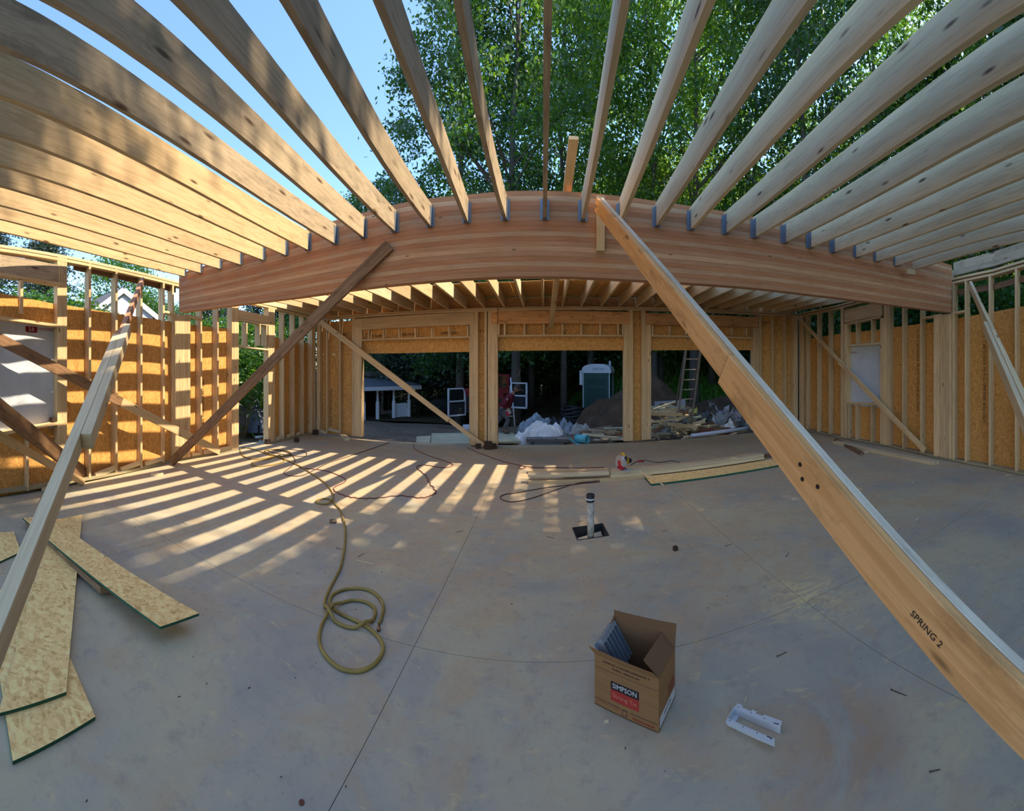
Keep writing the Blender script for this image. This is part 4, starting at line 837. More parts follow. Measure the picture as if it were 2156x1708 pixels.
tr('spruce', 560, 22, .8, .63, 'pointed evergreen above the side door head', 'trees beyond the left wall')
tr('small', 610, 22, .9, .68, 'green tree seen above the left wall near the front corner', 'trees beyond the left wall')
tr('small', 655, 20, .7, .62, 'dark tree directly over the front left corner', 'trees beyond the left wall')
tr('bush', 525, 13.2, 1.0, .82, 'dense dark shrub filling the side door opening', 'shrubs beyond the left wall', name='shrub', cat='shrub')
tr('bush', 470, 12.5, 1.0, .8, 'dark shrub behind the sheathing left of the side door', 'shrubs beyond the left wall', name='shrub', cat='shrub')
tr('small', 790, 26, 1.2, .62, 'drooping green tree over the white porch roof', 'trees around the small white house')
tr('spruce', 880, 21, 1.0, .55, 'dark evergreen behind the parked vehicles', 'trees around the small white house')
# ------------------------------------------------------------------ beyond the openings
def gat(px, rho, dz=0.0):
    a = az(px); X, Y = rho*math.sin(a), rho*math.cos(a); return Vector((X, Y, gz(X, Y)+dz))
def zpx(y, rho): return EYE+(HY-y)/F*rho
def blob(name, c, rx, ry, h, mat, label, cat, seed=0, n=26, rough=.12, p=1.4, rz=0.0, kind=None, detail=3.0, pleat=0.0):
    """a heap: height field over an ellipse with a closed skirt"""
    r = random.Random(seed); ph = [r.uniform(0, 6) for _ in range(8)]; vs_, fs_ = [], []
    for j in range(n+1):
        for i in range(n+1):
            u, v_ = -1+2*i/n, -1+2*j/n; rr = max(abs(u), abs(v_)); ln = math.hypot(u, v_); k = rr/ln if ln > 1e-6 else 1; u, v_ = u*k, v_*k; q_ = min(1, math.hypot(u, v_))
            hh = (1-q_**p)**1.1 if q_ < 1 else 0
            hh += rough*(1-q_**5)*(math.sin(detail*2.1*u+ph[0]+2*math.sin(detail*v_+ph[1]))+.6*math.sin(detail*4.3*v_+ph[2]+u*3)+.4*math.sin(detail*8*u+ph[3])*math.cos(detail*7*v_+ph[4]))
            if pleat: hh += pleat*abs(math.sin(u*5+v_*3+ph[5]+2*math.sin(v_*4+ph[1])))*(1-q_**4)
            x, y = u*rx*(1+.08*math.sin(5*math.atan2(v_, u)+ph[6])), v_*ry*(1+.1*math.sin(4*math.atan2(v_, u)+ph[7])); ca, sa = math.cos(rz), math.sin(rz)
            vs_.append((x*ca-y*sa, x*sa+y*ca, max(0, hh)*h-(.12 if q_ >= .999 else 0)))
    for j in range(n):
        for i in range(n): k = j*(n+1)+i; fs_.append((k, k+1, k+n+2, k+n+1))
    o = link(name, mesh(name, vs_, fs_, True), mat, None, Matrix.Translation(c)); return tag(o, label, cat, None, kind)
blob('earth_mound', gat(1362, 14.6), 2.7, 1.7, 1.66, MOUND, 'tall heap of dug brown earth behind the right garage posts', 'mound', 3, 40, .10, 1.3, 0)
blob('earth_mound', gat(1520, 16), 3.0, 1.2, .75, MOUND, 'long low bank of brown earth below the green slope', 'mound', 8, 30, .12, 1.5, -.45)
gq = leafmat('grass_blade', (.08, .21, .03), (.15, .34, .05), (.40, .75, .08), .4)
rr = np.random.default_rng(5); n = 14000; GX = rr.uniform(1.5, 16, n); GY = 15.5+(GX-3)*.0+rr.uniform(0, 14, n); keep = (GY > 17.0-.25*(GX-4)) & (GX > 2.2+(GY-17)*.10); GX, GY = GX[keep], GY[keep]; n = len(GX)
GZ = np.array([gz(x, y) for x, y in zip(GX, GY)]); th = rr.random(n)*6.3; hh = .08+.16*rr.random(n)
A_ = np.stack([.3*np.cos(th)*hh, .3*np.sin(th)*hh, hh], 1); B_ = np.stack([-np.sin(th), np.cos(th), 0*th], 1)*.035
tag(quads('grass', np.stack([GX, GY, GZ+hh], 1), A_, B_, gq, None), 'low green plants covering the slope beyond the earth bank', 'grass', None, 'stuff')
vs_, fs_ = heightmesh(1.2, 18, 15.5, 34, 30, 30, lambda X, Y: gz(X, Y)+.04); gg = link('turf_slope', mesh('turf_slope', vs_, fs_, True), earth('turf', (.03, .07, .012), (.05, .12, .02), (.08, .16, .03), 2)); tag(gg, kind='structure')
vs_, fs_ = heightmesh(-14, 5, 15, 40, 30, 30, lambda X, Y: gz(X, Y)+.03+.05*math.sin(X*2.1)*math.sin(Y*1.7)); gg = link('forest_floor', mesh('forest_floor', vs_, fs_, True), LITTER); tag(gg, kind='structure')
# plywood sheets, pavers
CREAM = lumber('pale_plywood', (.52, .50, .34), (.44, .40, .26), kn=0); PAV = plain('grey_paver', (.17, .155, .14), .8)
flat('plywood_sheet', [(909, 912.5), (976, 911.5), (992, 921.5), (991, 934), (907, 935)], -.17, .05, CREAM, 'large cream plywood sheet on the ground outside the left opening', 'sheet')
flat('plywood_sheet', [(877, 919), (907, 917.5), (905, 934), (876, 935)], -.17, .04, CREAM, 'smaller cream sheet beside the large plywood outside the left opening', 'sheet')
flat('plywood_sheet', [(1020, 911), (1080, 911), (1097, 929.5), (1018, 930)], -.17, .05, CREAM, 'cream plywood sheet under the worker by the centre opening', 'sheet')
for (a_, b_, c_, e_), lb in (((1109, 1140, 1139, 1108), 'left grey paver under the white tarp edge'), ((1141, 1167, 1170, 1140), 'middle grey paver in front of the white tarp'), ((1168, 1190, 1196, 1171), 'right grey paver next to the turquoise roll')):
    flat('paver', [(a_, 910 if a_ < 1120 else 908.5), (b_, 907.5), (c_, 925), (e_, 925)], -.16, .07, PAV, lb, 'paver', 'grey pavers outside the centre opening')
TARP = plain('white_tarp', (.74, .73, .70), .45); FILM = plain('grey_film', (.27, .30, .32), .3, 0, .6); DRK = plain('black_plastic', (.02, .02, .02), .5)
blob('tarp', gat(1142, 10.9), .66, .33, .34, TARP, 'crumpled white tarp heap outside the centre opening', 'tarp', 4, 40, .30, 4.5, .1, detail=3.1, pleat=.16)
blob('tarp', gat(1103, 10.7), .30, .28, .24, TARP, 'white tarp corner falling toward the worker', 'tarp', 14, 24, .25, 1.6, .1, pleat=.25)
blob('plastic_film', gat(1131, 13), .66, .4, .34, FILM, 'grey clear plastic heap behind the white tarp', 'plastic', 5, 34, .32, 3.5, 0, detail=3.5, pleat=.18)
blob('plastic_film', gat(1190, 12.6), .32, .3, .28, FILM, 'small grey plastic crumple beside the black bag', 'plastic', 6, 24, .25, 1.8, 0, pleat=.3)
blob('rubbish_bag', gat(1169, 12.8), .28, .25, .36, DRK, 'black rubbish bag between the two plastic heaps', 'bag', 7, 22, .15, 2, 0, pleat=.15)
blob('sack', gat(1222, 12.2), .42, .16, .22, plain('dusty_white_sheet', (.42, .38, .32), .8), 'dusty white sheet trailing up the earth heap', 'sheet', 9, 24, .3, 1.8, .5, pleat=.3)
TQ = plain('turquoise_foam', (.15, .52, .55), .5); p = gat(1224, 10.4, .09); rl = thing('foam_roll', p, 'turquoise foam roll partly unrolled outside the centre opening', 'roll')
a, b = gat(1214, 10.45, .12), gat(1237, 10.25, .12); sp = []; d = (b-a).normalized(); nn = Vector((-d.y, d.x, 0))
m = MB(); prof = [(.115*math.cos(t)*(1-.05*t/6.3), .115*math.sin(t)*(1-.05*t/6.3)) for t in np.linspace(-1.6, 4.6, 26)]
for q_ in (a, b):
    for u, v_ in prof: m.v.append(tuple(q_+nn*u+UP*v_))
    for u, v_ in prof: m.v.append(tuple(q_+nn*u*.9+UP*v_*.9))
k = len(prof)
for i in range(k-1): m.f += [(i, i+1, 2*k+i+1, 2*k+i), (k+i, 3*k+i, 3*k+i+1, k+i+1), (i, k+i, k+i+1, i+1), (2*k+i, 2*k+i+1, 3*k+i+1, 3*k+i)]
m.build('roll', TQ, rl, True); m = MB(); P = [gat(1222, 10.2, .02), gat(1215, 10.3, .012), gat(1206, 10.6, .03), gat(1196, 10.8, .10)]
for p_ in P: m.v += [tuple(p_-Vector((.0, .17, 0))), tuple(p_+Vector((.0, .17, 0)))]
for i in range(3): m.f.append((2*i, 2*i+1, 2*i+3, 2*i+2))
o = m.build('loose_end', TQ, rl, True); sm = o.modifiers.new('s', 'SOLIDIFY'); sm.thickness = .008
# portable toilet
po = gat(1260, 17.4); pt = thing('portable_toilet', po, 'green portable toilet with a white roof beyond the earth heap', 'toilet'); R = Matrix.Translation(po) @ Matrix.Rotation(-.30, 4, 'Z')
PG = plain('toilet_green', (.012, .075, .065), .45); PW = plain('toilet_white', (.62, .66, .70), .4)
MB().box((0, 0, .93), (1.12, 1.12, 1.80)).build('cabin', PG, pt, False, R)
for sx_ in (-1, 1):
    for sy_ in (-1, 1): MB().box((sx_*.565, sy_*.565, .93), (.035, .035, 1.84)).build('corner_trim', PW, pt, False, R)
m = MB(); nn_ = 10
for yy in (-.60, .60):
    for i in range(nn_+1): t = math.pi*i/nn_; m.v.append((-.62*math.cos(t) if 0 < i < nn_ else (-.64, .64)[i == nn_], yy, 1.86+.05+(.30*math.sin(t)**.6 if 0 < i < nn_ else 0)))
    m.v += [(.64, yy, 1.82), (-.64, yy, 1.82)]
k = nn_+3; m.f += [tuple(range(k)), tuple(range(2*k-1, k-1, -1))]+[(i, k+i, k+(i+1) % k, (i+1) % k) for i in range(k)]
m.build('roof', PW, pt, False, R); 
for u in (-.12, 0, .12): MB().box((u+.2, -.0, 2.195), (.03, 1.1, .03)).build('roof_rib', PW, pt, False, R)
for z0_, hh_ in ((.75, .9), (1.45, .30)): MB().box((0, -.566, z0_), (.82, .02, hh_)).build('door_relief', plain('toilet_green_dark', (.008, .05, .045), .5), pt, False, R)
for u in (-.26, 0, .26): MB().box((u, -.578, .72), (.03, .012, .7)).build('door_rib', PG, pt, False, R)
MB().box((-.66, -.45, 1.62), (.12, .30, .62)).build('urinal_vent', PW, pt, False, R); MB().tube([(.45, .4, 1.9), (.45, .4, 2.35)], .05, 10).build('vent_pipe', PW, pt, True, R)
text('lettering', 'SPECIAL', .15, R @ Matrix.Translation((.1, -.603, 1.98)) @ Matrix.Rotation(math.pi/2, 4, 'X'), plain('toilet_lettering', (.15, .2, .22), .6), pt)
# black drain coil
cl = thing('drain_coil', gat(1205, 14.6), 'coil of black corrugated drain pipe left of the green toilet', 'coil')
for k in range(5):
    c = gat(1206, 14.6, .10+.11*k); MB().tube([c+Vector((.42*math.cos(t)*1.0, .36*math.sin(t), .05*math.sin(t*2+k))) for t in np.linspace(0, 6.283, 26)], .055, 8, False).build('turn', DRK, cl, True)
# ladder leaning on the front wall
ld = thing('ladder', gat(1437, 11.2), 'aluminium extension ladder leaning outside the right garage opening', 'ladder'); ALU = plain('ladder_metal', (.36, .31, .25), .5, .4)
l0, l1 = gat(1422, 11.1), gat(1452, 11.3); t0, t1 = at_r(1449, 700, 9.55), at_r(1480, 700, 9.6)
for a, b in ((l0, t0), (l1, t1)): board('rail', a, b, .075, .028, (0, 1, 0), ALU, ld)
o_ = Vector((.05, .10, .0)); board('rail', l1+o_+UP*.9, t1+o_+UP*.1, .07, .025, (0, 1, 0), plain('ladder_dark', (.16, .11, .08), .6), ld); board('rail', l0+o_+UP*.9, t0+o_+UP*.1, .07, .025, (0, 1, 0), plain('ladder_dark', (.16, .11, .08), .6), ld)
for k in range(11): f_ = (.28+.30*k)/3.45; 
for k in range(10):
    f_ = (.10+.30*k)/((t0-l0).length); 
    if f_ < .98: MB().tube([l0.lerp(t0, f_), l1.lerp(t1, f_)], .016, 8).build('rung', ALU, ld, True)
# scrap heap: every board and sheet apart
PAPER = plain('crumpled_grey_sheet', (.42, .45, .50), .5); rs = random.Random(21); cnt = 0
SC = [PALE, PINE, STUD, CREAM, STUD, PALE, PINE, BROWN]
def scrap(px, rho, z, L, rz, tl, mat, label, w_=.09, t=.035):
    c = gat(px, rho, z); d = Vector((math.cos(rz), math.sin(rz), tl)).normalized()*L/2
    o = board('scrap_board', c-d, c+d, w_, t, (0, 0, 1) if rs.random() < .35 else (-d.y, d.x, .1), mat); return tag(o, label, 'scrap wood', 'scrap wood in the heap')
for k in range(120):
    u = rs.random(); px = 1372+u*175; lay = rs.random(); rho = 10.3+rs.random()*1.7; z = .03+lay*.95*max(.22, 1-abs(px-1402)/140)
    scrap(px, rho, z, rs.uniform(.3, .95), rs.uniform(-.5, .9) if rs.random() < .8 else rs.uniform(1, 2.2), rs.uniform(-.15, .25), rs.choice(SC), 'loose piece of scrap wood in the heap outside the right opening', rs.uniform(.06, .12), rs.uniform(.02, .04))
for k in range(16):
    px = 1253+rs.random()*62; scrap(px, 10.6+rs.random()*1.6, .03+rs.random()*.24, rs.uniform(.4, 1.0), rs.uniform(-.5, .4), rs.uniform(-.05, .12), rs.choice([PALE, BROWN, CREAM, GREY]), 'loose piece of scrap wood left of the right centre post', rs.uniform(.07, .12), .03)
flat('plywood_sheet', [(1286, 925), (1312, 905), (1317, 905), (1317, 925)], -.2, .03, CREAM, 'cream sheet on the ground just left of the right centre post', 'sheet')
def crumple(px, rho, z, s, seed, mat, label):
    r = random.Random(seed); m = MB(); n_ = 5; 
    for j in range(n_+1):
        for i in range(n_+1): m.v.append(((i/n_-.5)*s+r.uniform(-.5, .5)*s*.22, (j/n_-.5)*s*.5+r.uniform(-1, 1)*s*.2, (j/n_)*s*.7+r.uniform(-1, 1)*s*.22+.3*s*math.sin(i*1.7+seed)*(j % 2)))
    for j in range(n_):
        for i in range(n_): k = j*(n_+1)+i; m.f.append((k, k+1, k+n_+2, k+n_+1))
    o = m.build('crumpled_sheet', mat, None, False, Matrix.Translation(gat(px, rho, z)) @ Matrix.Rotation(seed*1.3, 4, 'Z')); sm = o.modifiers.new('s', 'SOLIDIFY'); sm.thickness = .01
    return tag(o, label, 'scrap sheet', 'crumpled sheets in the scrap heap')
for i, (px, y, s, mt, lb) in enumerate(((1406, 900, .42, PAPER, 'crumpled grey sheet in the middle of the scrap boards'), (1440, 878, .36, FILM, 'crumpled film behind the ladder foot'), (1480, 882, .38, plain('slate_sheet', (.12, .125, .13), .7), 'dark slate coloured sheet right of the ladder'), (1500, 862, .34, plain('slate_sheet', (.12, .125, .13), .7), 'upper dark sheet at the back of the scrap heap'), (1516, 880, .50, PAPER, 'tall pale grey crumpled sheet right of the ladder'), (1512, 893, .40, PAPER, 'pale crumpled sheet low in front of the tall one'), (1532, 902, .34, TARP, 'white crumpled sheet near the white pipe'),
        (1550, 878, .44, plain('grey_sheet', (.28, .28, .29), .6), 'grey folded sheet left of the right jamb'), (1560, 896, .42, plain('grey_sheet', (.28, .28, .29), .6), 'grey curled sheet low by the right jamb'), (1568, 868, .40, PAPER, 'upright pale sheet behind the right jamb'), (1582, 884, .46, PAPER, 'pale crumpled sheet touching the right jamb'), (1462, 868, .18, plain('yellow_paper', (.55, .50, .12), .6), 'small yellow paper sticking out right of the ladder'))):
    rho = 11.0+(i % 3)*.4; crumple(px, rho, zpx(y, rho)-gat(px, rho).z-s*.25, s, i+3, mt, lb)
a, b = gat(1455, 10.0, .10), gat(1590, 11.0, .16); a.z = zpx(918, 10.0); b.z = zpx(899, 11.0); tag(MB().tube([a, b], .05, 14).build('white_pipe', plain('white_pvc', (.60, .60, .64), .4), None, True), 'long white plastic pipe along the slab edge at the right opening', 'pipe')
tag(MB().box((0, 0, .1), (.85, .22, .24), -.2).build('terracotta_slab', plain('terracotta', (.18, .07, .045), .8), None, False, Matrix.Translation(gat(1505, 10.7, .12))), 'reddish slab lying under the crumpled sheets', 'slab')
bm_ = gat(1379, 12.2); c = Vector((bm_.x, bm_.y, zpx(853, 12.2))); tag(board('insulation_board', c, c+Vector((1.1, .3, 0)), .22, .03, (0, 0, 1), PAPER), 'long bluish white panel at the back of the scrap heap', 'panel')
# bucket
bk = gat(985, 12.2); m = MB().tube([bk+UP*.0, bk+UP*.30], [.13, .16], 18); tag(m.build('bucket', plain('bucket_white', (.50, .52, .54), .5), None, True), 'white bucket beside the left post of the centre garage pair', 'bucket')
# truck with both doors open, dark car
TR = gat(1022, 15.2); tk = thing('truck', TR, 'red work truck with white doors open, mostly behind the centre posts', 'truck'); R = Matrix.Translation(TR) @ Matrix.Rotation(-.12, 4, 'Z')
RB = plain('truck_red', (.20, .015, .02), .35, .2); WB = plain('truck_white', (.55, .58, .62), .35); BKI = plain('truck_trim_black', (.015, .016, .02), .5); TY = plain('tyre', (.015, .015, .015), .8)
GL = N('dark_glass', .08, 0, .6).col((.01, .015, .015)).m
m = MB(); m.box((0, 2.2, 1.0), (1.78, 4.2, .72)); m.box((0, 1.3, 1.62), (1.62, 1.5, .60)); m.box((0, -.2, .92), (1.70, .9, .55)); m.build('body', RB, tk, False, R)
MB().box((0, .54, 1.62), (1.40, .03, .46)).build('windscreen', GL, tk, False, R); MB().box((0, -.68, .62), (1.86, .14, .22)).build('bumper', BKI, tk, False, R); MB().box((0, -.66, .95), (1.1, .05, .34)).build('radiator_grille', BKI, tk, False, R)
for sx_ in (-1, 1):
    MB().box((sx_*.72, -.66, .98), (.26, .05, .18)).build('headlamp', GL, tk, False, R)
    for yy in (.1, 3.4): MB().tube([(sx_*.95, yy, .38), (sx_*.70, yy, .38)], .38, 18).build('wheel', TY, tk, True, R)
def cabdoor(px0, px1, y0, ym, y1, rho, swing, lab):
    """open cab door seen from inside: white frame, dark window, ribbed black trim panel"""
    a, b = at_r(px0, y1, rho), at_r(px1, y1, rho+swing); W_ = (b-a); L = W_.xy.length; z0_, z1_, zm = zpx(y1, rho), zpx(y0, rho), zpx(ym, rho); H = z1_-z0_; dx = Vector((W_.x, W_.y, 0)).normalized(); M = frame((a.x, a.y, z0_), dx, UP)
    dr = tag(link('door', None, None, tk, M), None); hb = zm-z0_; t = .05
    m = MB()
    for c, s_ in (((t/2, H*.5, 0), (t, H, .05)), ((L-t/2, hb*.5+.05, 0), (t, hb+.1, .05)), ((L/2, hb, 0), (L, .05, .05)), ((L/2, .03, 0), (L, .06, .05)), ((L*.44, H-.02, 0), (L*.82, .05, .05))): m.box(c, s_)
    m.tube([(L*.84, H-.02, 0), (L*.95, H*.86, 0), (L-.02, hb, 0)], .03, 6); m.build('door_frame', WB, dr, False, M)
    MB().box((L/2, hb/2, .0), (L-.08, hb-.06, .04)).build('trim_panel', BKI, dr, False, M)
    MB().box((L*.46, (hb+H)/2, .0), (L*.80, H-hb-.06, .008)).build('window', GL, dr, False, M)
    for k in range(5): MB().box((L/2, .12+k*(hb-.2)/5, .03), (L-.16, .025, .02)).build('trim_rib', plain('trim_rib_grey', (.05, .055, .065), .6), dr, False, M)
cabdoor(943, 980, 818, 846, 878, 13.8, .5, 0); cabdoor(1110, 1073, 806, 834, 861, 14.2, .4, 0)
tag(MB().tube([at_r(1075, 795, 13), at_r(1084, 898, 12.6)], .022, 8).build('white_pole', WB, None, True), 'thin white pole standing behind the worker', 'pole')
CRP = gat(990, 20); cr = thing('car', CRP, 'dark parked car between the porch and the open truck door', 'car'); R = Matrix.Translation(CRP) @ Matrix.Rotation(.35, 4, 'Z')
BG = plain('car_dark_paint', (.03, .035, .04), .25, .3); pr = [(-2.1, .30), (-2.12, .72), (-1.95, .86), (-1.25, .92), (-.75, 1.36), (.55, 1.42), (1.25, 1.0), (2.0, .88), (2.12, .62), (2.1, .30)]
m = MB(); [m.v.append((x, sy*(.84 if z < 1 else .66), z)) for sy in (-1, 1) for x, z in pr]; k = len(pr); m.f += [tuple(range(k)), tuple(range(2*k-1, k-1, -1))]+[(i, k+i, k+(i+1) % k, (i+1) % k) for i in range(k)]; m.build('body', BG, cr, False, R)
for sy in (-1, 1):
    q4 = [(-1.10, sy*.80, .95), (-.70, sy*.685, 1.31), (.50, sy*.685, 1.36), (1.05, sy*.80, 1.0)]; link('side_window', mesh('side_window', [(x, y*1.015, z) for x, y, z in q4], [(0, 1, 2, 3)]), GL, cr, R)
    for xx in (-1.35, 1.35): MB().tube([(xx, sy*.86, .31), (xx, sy*.66, .31)], .31, 18).build('wheel', TY, cr, True, R)
# small white house with porch
hp = gat(795, 17.2); ph_ = thing('porch_house', hp, 'small white house with a metal porch roof seen through the left opening', 'house'); HWALL = plain('house_siding_white', (.66, .68, .70), .7); HTRIM = plain('house_trim_white', (.78, .79, .80), .6); HR = plain('metal_roof_grey', (.20, .22, .25), .4, .5)
e0, e1 = at_r(690, 818, 15.5), at_r(887, 813, 18.5); r0, r1 = at_r(700, 790, 19.0), at_r(850, 800, 21.0); gzb = -.72
mm = [tuple(e0), tuple(e1), tuple(r1), tuple(r0)]; mm += [(x, y, z+.05) for x, y, z in mm]; link('roof', mesh('roof', mm, BF), HR, ph_)
board('eave_fascia', e0-UP*.06, e1-UP*.06, .17, .05, (0, 0, 1), HTRIM, ph_)
dE = (e1-e0); nE = Vector((-dE.y, dE.x, 0)).normalized(); nE = nE if nE.y > 0 else -nE
for k in range(14): q0 = e0.lerp(e1, k/13.5)+UP*.055; q1 = r0.lerp(r1, k/13.5)+UP*.055; board('roof_seam', q0, q1, .03, .03, (0, 0, 1), HR, ph_)
def porch_at(px):                            # along the post line
    r = Vector((math.sin(az(px)), math.cos(az(px)), 0)); b0_ = e0+nE*.25; t = (b0_.x*r.y-b0_.y*r.x)/(dE.y*r.x-dE.x*r.y); return b0_+dE*t
for px in (766, 795, 829, 861):
    p_ = porch_at(px); 
    MB().tube([(p_.x, p_.y, gzb), (p_.x, p_.y, gzb+.95), (p_.x, p_.y, gzb+1.0), (p_.x, p_.y, p_.z-.1)], [.085, .085, .05, .045], 8).build('porch_post', HTRIM, ph_)
f0, f1 = porch_at(690), porch_at(866); board('porch_floor', Vector((f0.x, f0.y, gzb))+nE*.9, Vector((f1.x, f1.y, gzb))+nE*.9, 2.2, .12, nE, plain('porch_floor_grey', (.14, .14, .14), .8), ph_)
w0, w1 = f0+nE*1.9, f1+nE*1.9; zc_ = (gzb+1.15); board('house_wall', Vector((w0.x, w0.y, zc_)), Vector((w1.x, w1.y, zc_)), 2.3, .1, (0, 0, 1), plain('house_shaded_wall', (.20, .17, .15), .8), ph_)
def onw(px): 
    r = Vector((math.sin(az(px)), math.cos(az(px)), 0)); b0_ = w0-nE*.08; t = (b0_.x*r.y-b0_.y*r.x)/(dE.y*r.x-dE.x*r.y); return b0_+dE*t
for a_, b_, nm in ((803, 831, 'door'), (768, 790, 'window')):
    A1, B1 = onw(a_), onw(b_); fr_ = link(nm, mesh(nm, *(lambda q: (q, BF))([Vector(v_) for v_ in [(A1.x, A1.y, gzb+.05), (B1.x, B1.y, gzb+.05), (B1.x, B1.y, gzb+2.05), (A1.x, A1.y, gzb+2.05), (A1.x+nE.x*.06, A1.y+nE.y*.06, gzb+.05), (B1.x+nE.x*.06, B1.y+nE.y*.06, gzb+.05), (B1.x+nE.x*.06, B1.y+nE.y*.06, gzb+2.05), (A1.x+nE.x*.06, A1.y+nE.y*.06, gzb+2.05)]])), HWALL if nm == 'door' else plain('dark_reddish_door', (.06, .025, .02), .6), ph_)
    if nm == 'door':
        for u0, u1 in ((.14, .49), (.55, .90)):
            p0_, p1_ = A1.lerp(B1, u0)-nE*.012, A1.lerp(B1, u1)-nE*.012; link('pane', mesh('pane', [(p0_.x, p0_.y, gzb+.35), (p1_.x, p1_.y, gzb+.35), (p1_.x, p1_.y, gzb+1.85), (p0_.x, p0_.y, gzb+1.85)], [(0, 1, 2, 3)]), GL, fr_)
for k in range(14):
    p_ = porch_at(834+k*2.0)+nE*.05; board('baluster', (p_.x, p_.y, gzb+.1), (p_.x, p_.y, gzb+.85), .04, .04, (1, 0, 0), HTRIM, ph_)
# white gabled house beyond the left wall
gp = at_r(256, 615, 21); gh = thing('gable_house', (gp.x, gp.y, -.3), 'white gabled house rising behind the sunlit left wall', 'house')
eL, eR = at_r(176, 672, 19.5), at_r(336, 672, 21.5); ax = Vector((eR.x-eL.x, eR.y-eL.y, 0)).normalized(); bk_ = Vector((-ax.y, ax.x, 0)); bk_ = bk_ if bk_.x < 0 else -bk_
pk = (eL+eR)/2; pk.z = gp.z; HW2 = plain('gable_white', (.82, .83, .85), .6); inn = ax*.35
v5 = [eL+inn, eR-inn, Vector((eR.x, eR.y, -.3))-inn, Vector((eL.x, eL.y, -.3))+inn]; a5 = [v5[3], v5[2], v5[1]+UP*.25, pk-UP*.12, v5[0]+UP*.25]; vs_ = [tuple(p_+bk_*.12) for p_ in a5]+[tuple(p_+bk_*8) for p_ in a5]
link('wall', mesh('wall', vs_, [(0, 1, 2, 3, 4), (9, 8, 7, 6, 5)]+[(i, 5+i, 5+(i+1) % 5, (i+1) % 5) for i in range(5)]), HW2, gh)
SH = plain('shingle_grey', (.10, .10, .105), .8)
for q_, nm in ((eL, 0), (eR, 1)):
    vs_ = [tuple(q_), tuple(pk), tuple(pk+bk_*8.3), tuple(q_+bk_*8.3)]; vs_ += [(x, y, z+.14) for x, y, z in vs_]; link('roof', mesh('roof', vs_, BF), SH, gh); board('barge_board', q_-UP*.02-bk_*.03, pk-UP*.02-bk_*.03, .26, .05, (0, 0, 1), HTRIM, gh)
# beside the side door: covered grill, pale wall, pipes, bare stems
GC = plain('grill_cover', (.10, .11, .16), .6); gr = gat(530, 11.6); tag(blob('covered_grill', gr+UP*.25, .62, .35, .62, GC, 'dark blue cover over a grill outside the side door', 'grill', 31, 26, .12, 3, .4, pleat=.15), None)
for i, (dx_, dy_) in enumerate(((-.42, -.18), (.42, -.18), (.42, .22), (-.42, .22))): tag(board('grill_leg', (gr.x+dx_, gr.y+dy_, gr.z-.02), (gr.x+dx_, gr.y+dy_, gr.z+.35), .03, .03, (1, 0, 0), DRK), ('near left', 'near right', 'far right', 'far left')[i]+' leg of the covered grill', 'leg')
c = gat(520, 17); tag(MB().box((0, 0, .9), (5, .2, 2.4), .9).build('garden_wall', plain('pale_render', (.40, .40, .40), .8), None, False, Matrix.Translation(c)), 'pale rendered wall far behind the covered grill', 'wall', None, 'thing')
for (x0, y0, x1, y1, r_, lb) in ((538, 921, 563, 919, .035, 'white pipe lying outside the side door'), (544, 937, 549, 930, .05, 'short white pipe stub near the side door sill')):
    tag(MB().tube([at_z(x0, y0, -.18), at_z(x1, y1, -.18)], r_, 12).build('white_pipe', plain('white_pvc', (.60, .60, .64), .4), None, True), lb, 'pipe')
sb = gat(513, 11.2); st = thing('bare_shrub', sb, 'many-stemmed leafless shrub base just outside the side door', 'shrub')
for k in range(12):
    a_ = k*.53; MB().tube([sb+Vector((.05*math.cos(a_), .05*math.sin(a_), 0)), sb+Vector((.22*math.cos(a_), .2*math.sin(a_), .7)), sb+Vector((.34*math.cos(a_), .32*math.sin(a_), 1.5))], [.012, .009, .005], 5).build('stem', plain('tan_stem', (.26, .18, .09), .8), st, True)
C_, A2, B2, _ = crown(77, 1.1, 2.9, .75, 2600, 26, .06); quads('foliage', C_+np.array(sb), A2, B2, LEAF[0], st)['kind'] = 'stuff'
c = gat(532, 10.0); tag(board('plank', c+Vector((-.3, 0, .03)), c+Vector((.35, .1, .03)), .2, .04, (0, 1, 0), plain('pinkish_board', (.38, .23, .16), .8)), 'pinkish board on the ground at the side door', 'lumber')
# ------------------------------------------------------------------ the worker
def skin(name, J, E, mat, parent, M, sub=2, smooth=True):
    me = bpy.data.meshes.new(name); me.from_pydata([j[:3] for j in J], E, []); o = link(name, me, mat, parent, M)
    s_ = o.modifiers.new('skin', 'SKIN'); s_.use_smooth_shade = True; me.skin_vertices.new() if not me.skin_vertices else None
    for i, j in enumerate(J): me.skin_vertices[0].data[i].radius = (j[3], j[4] if len(j) > 4 else j[3]); me.skin_vertices[0].data[i].use_root = (i == 0)
    b = o.modifiers.new('sub', 'SUBSURF'); b.levels = sub; b.render_levels = sub; return o
wp = gat(1061, 11.3); wp.z = -.168; wk = thing('person', wp, 'person in a maroon shirt and grey trousers bending over a saw', 'person'); M = Matrix.Translation(wp) @ Matrix.Rotation(-.15, 4, 'Z')
SKN = plain('skin', (.28, .15, .10), .6); SHI = plain('maroon_shirt', (.13, .012, .022), .8); TRO = plain('grey_trousers', (.10, .105, .115), .85); BOO = plain('tan_boot', (.12, .075, .04), .8)
def arm(sy): return [(.20, sy*.17, 1.06), (.08, sy*.24, .84), (.16, sy*.14, .66)]
J = [(0, 0, .70, .13, .14), (.09, 0, .86, .12, .13), (.20, 0, 1.03, .12, .15), (.27, 0, 1.14, .055), (.32, 0, 1.20, .05)]
E = [(0, 1), (1, 2), (2, 3), (3, 4)]
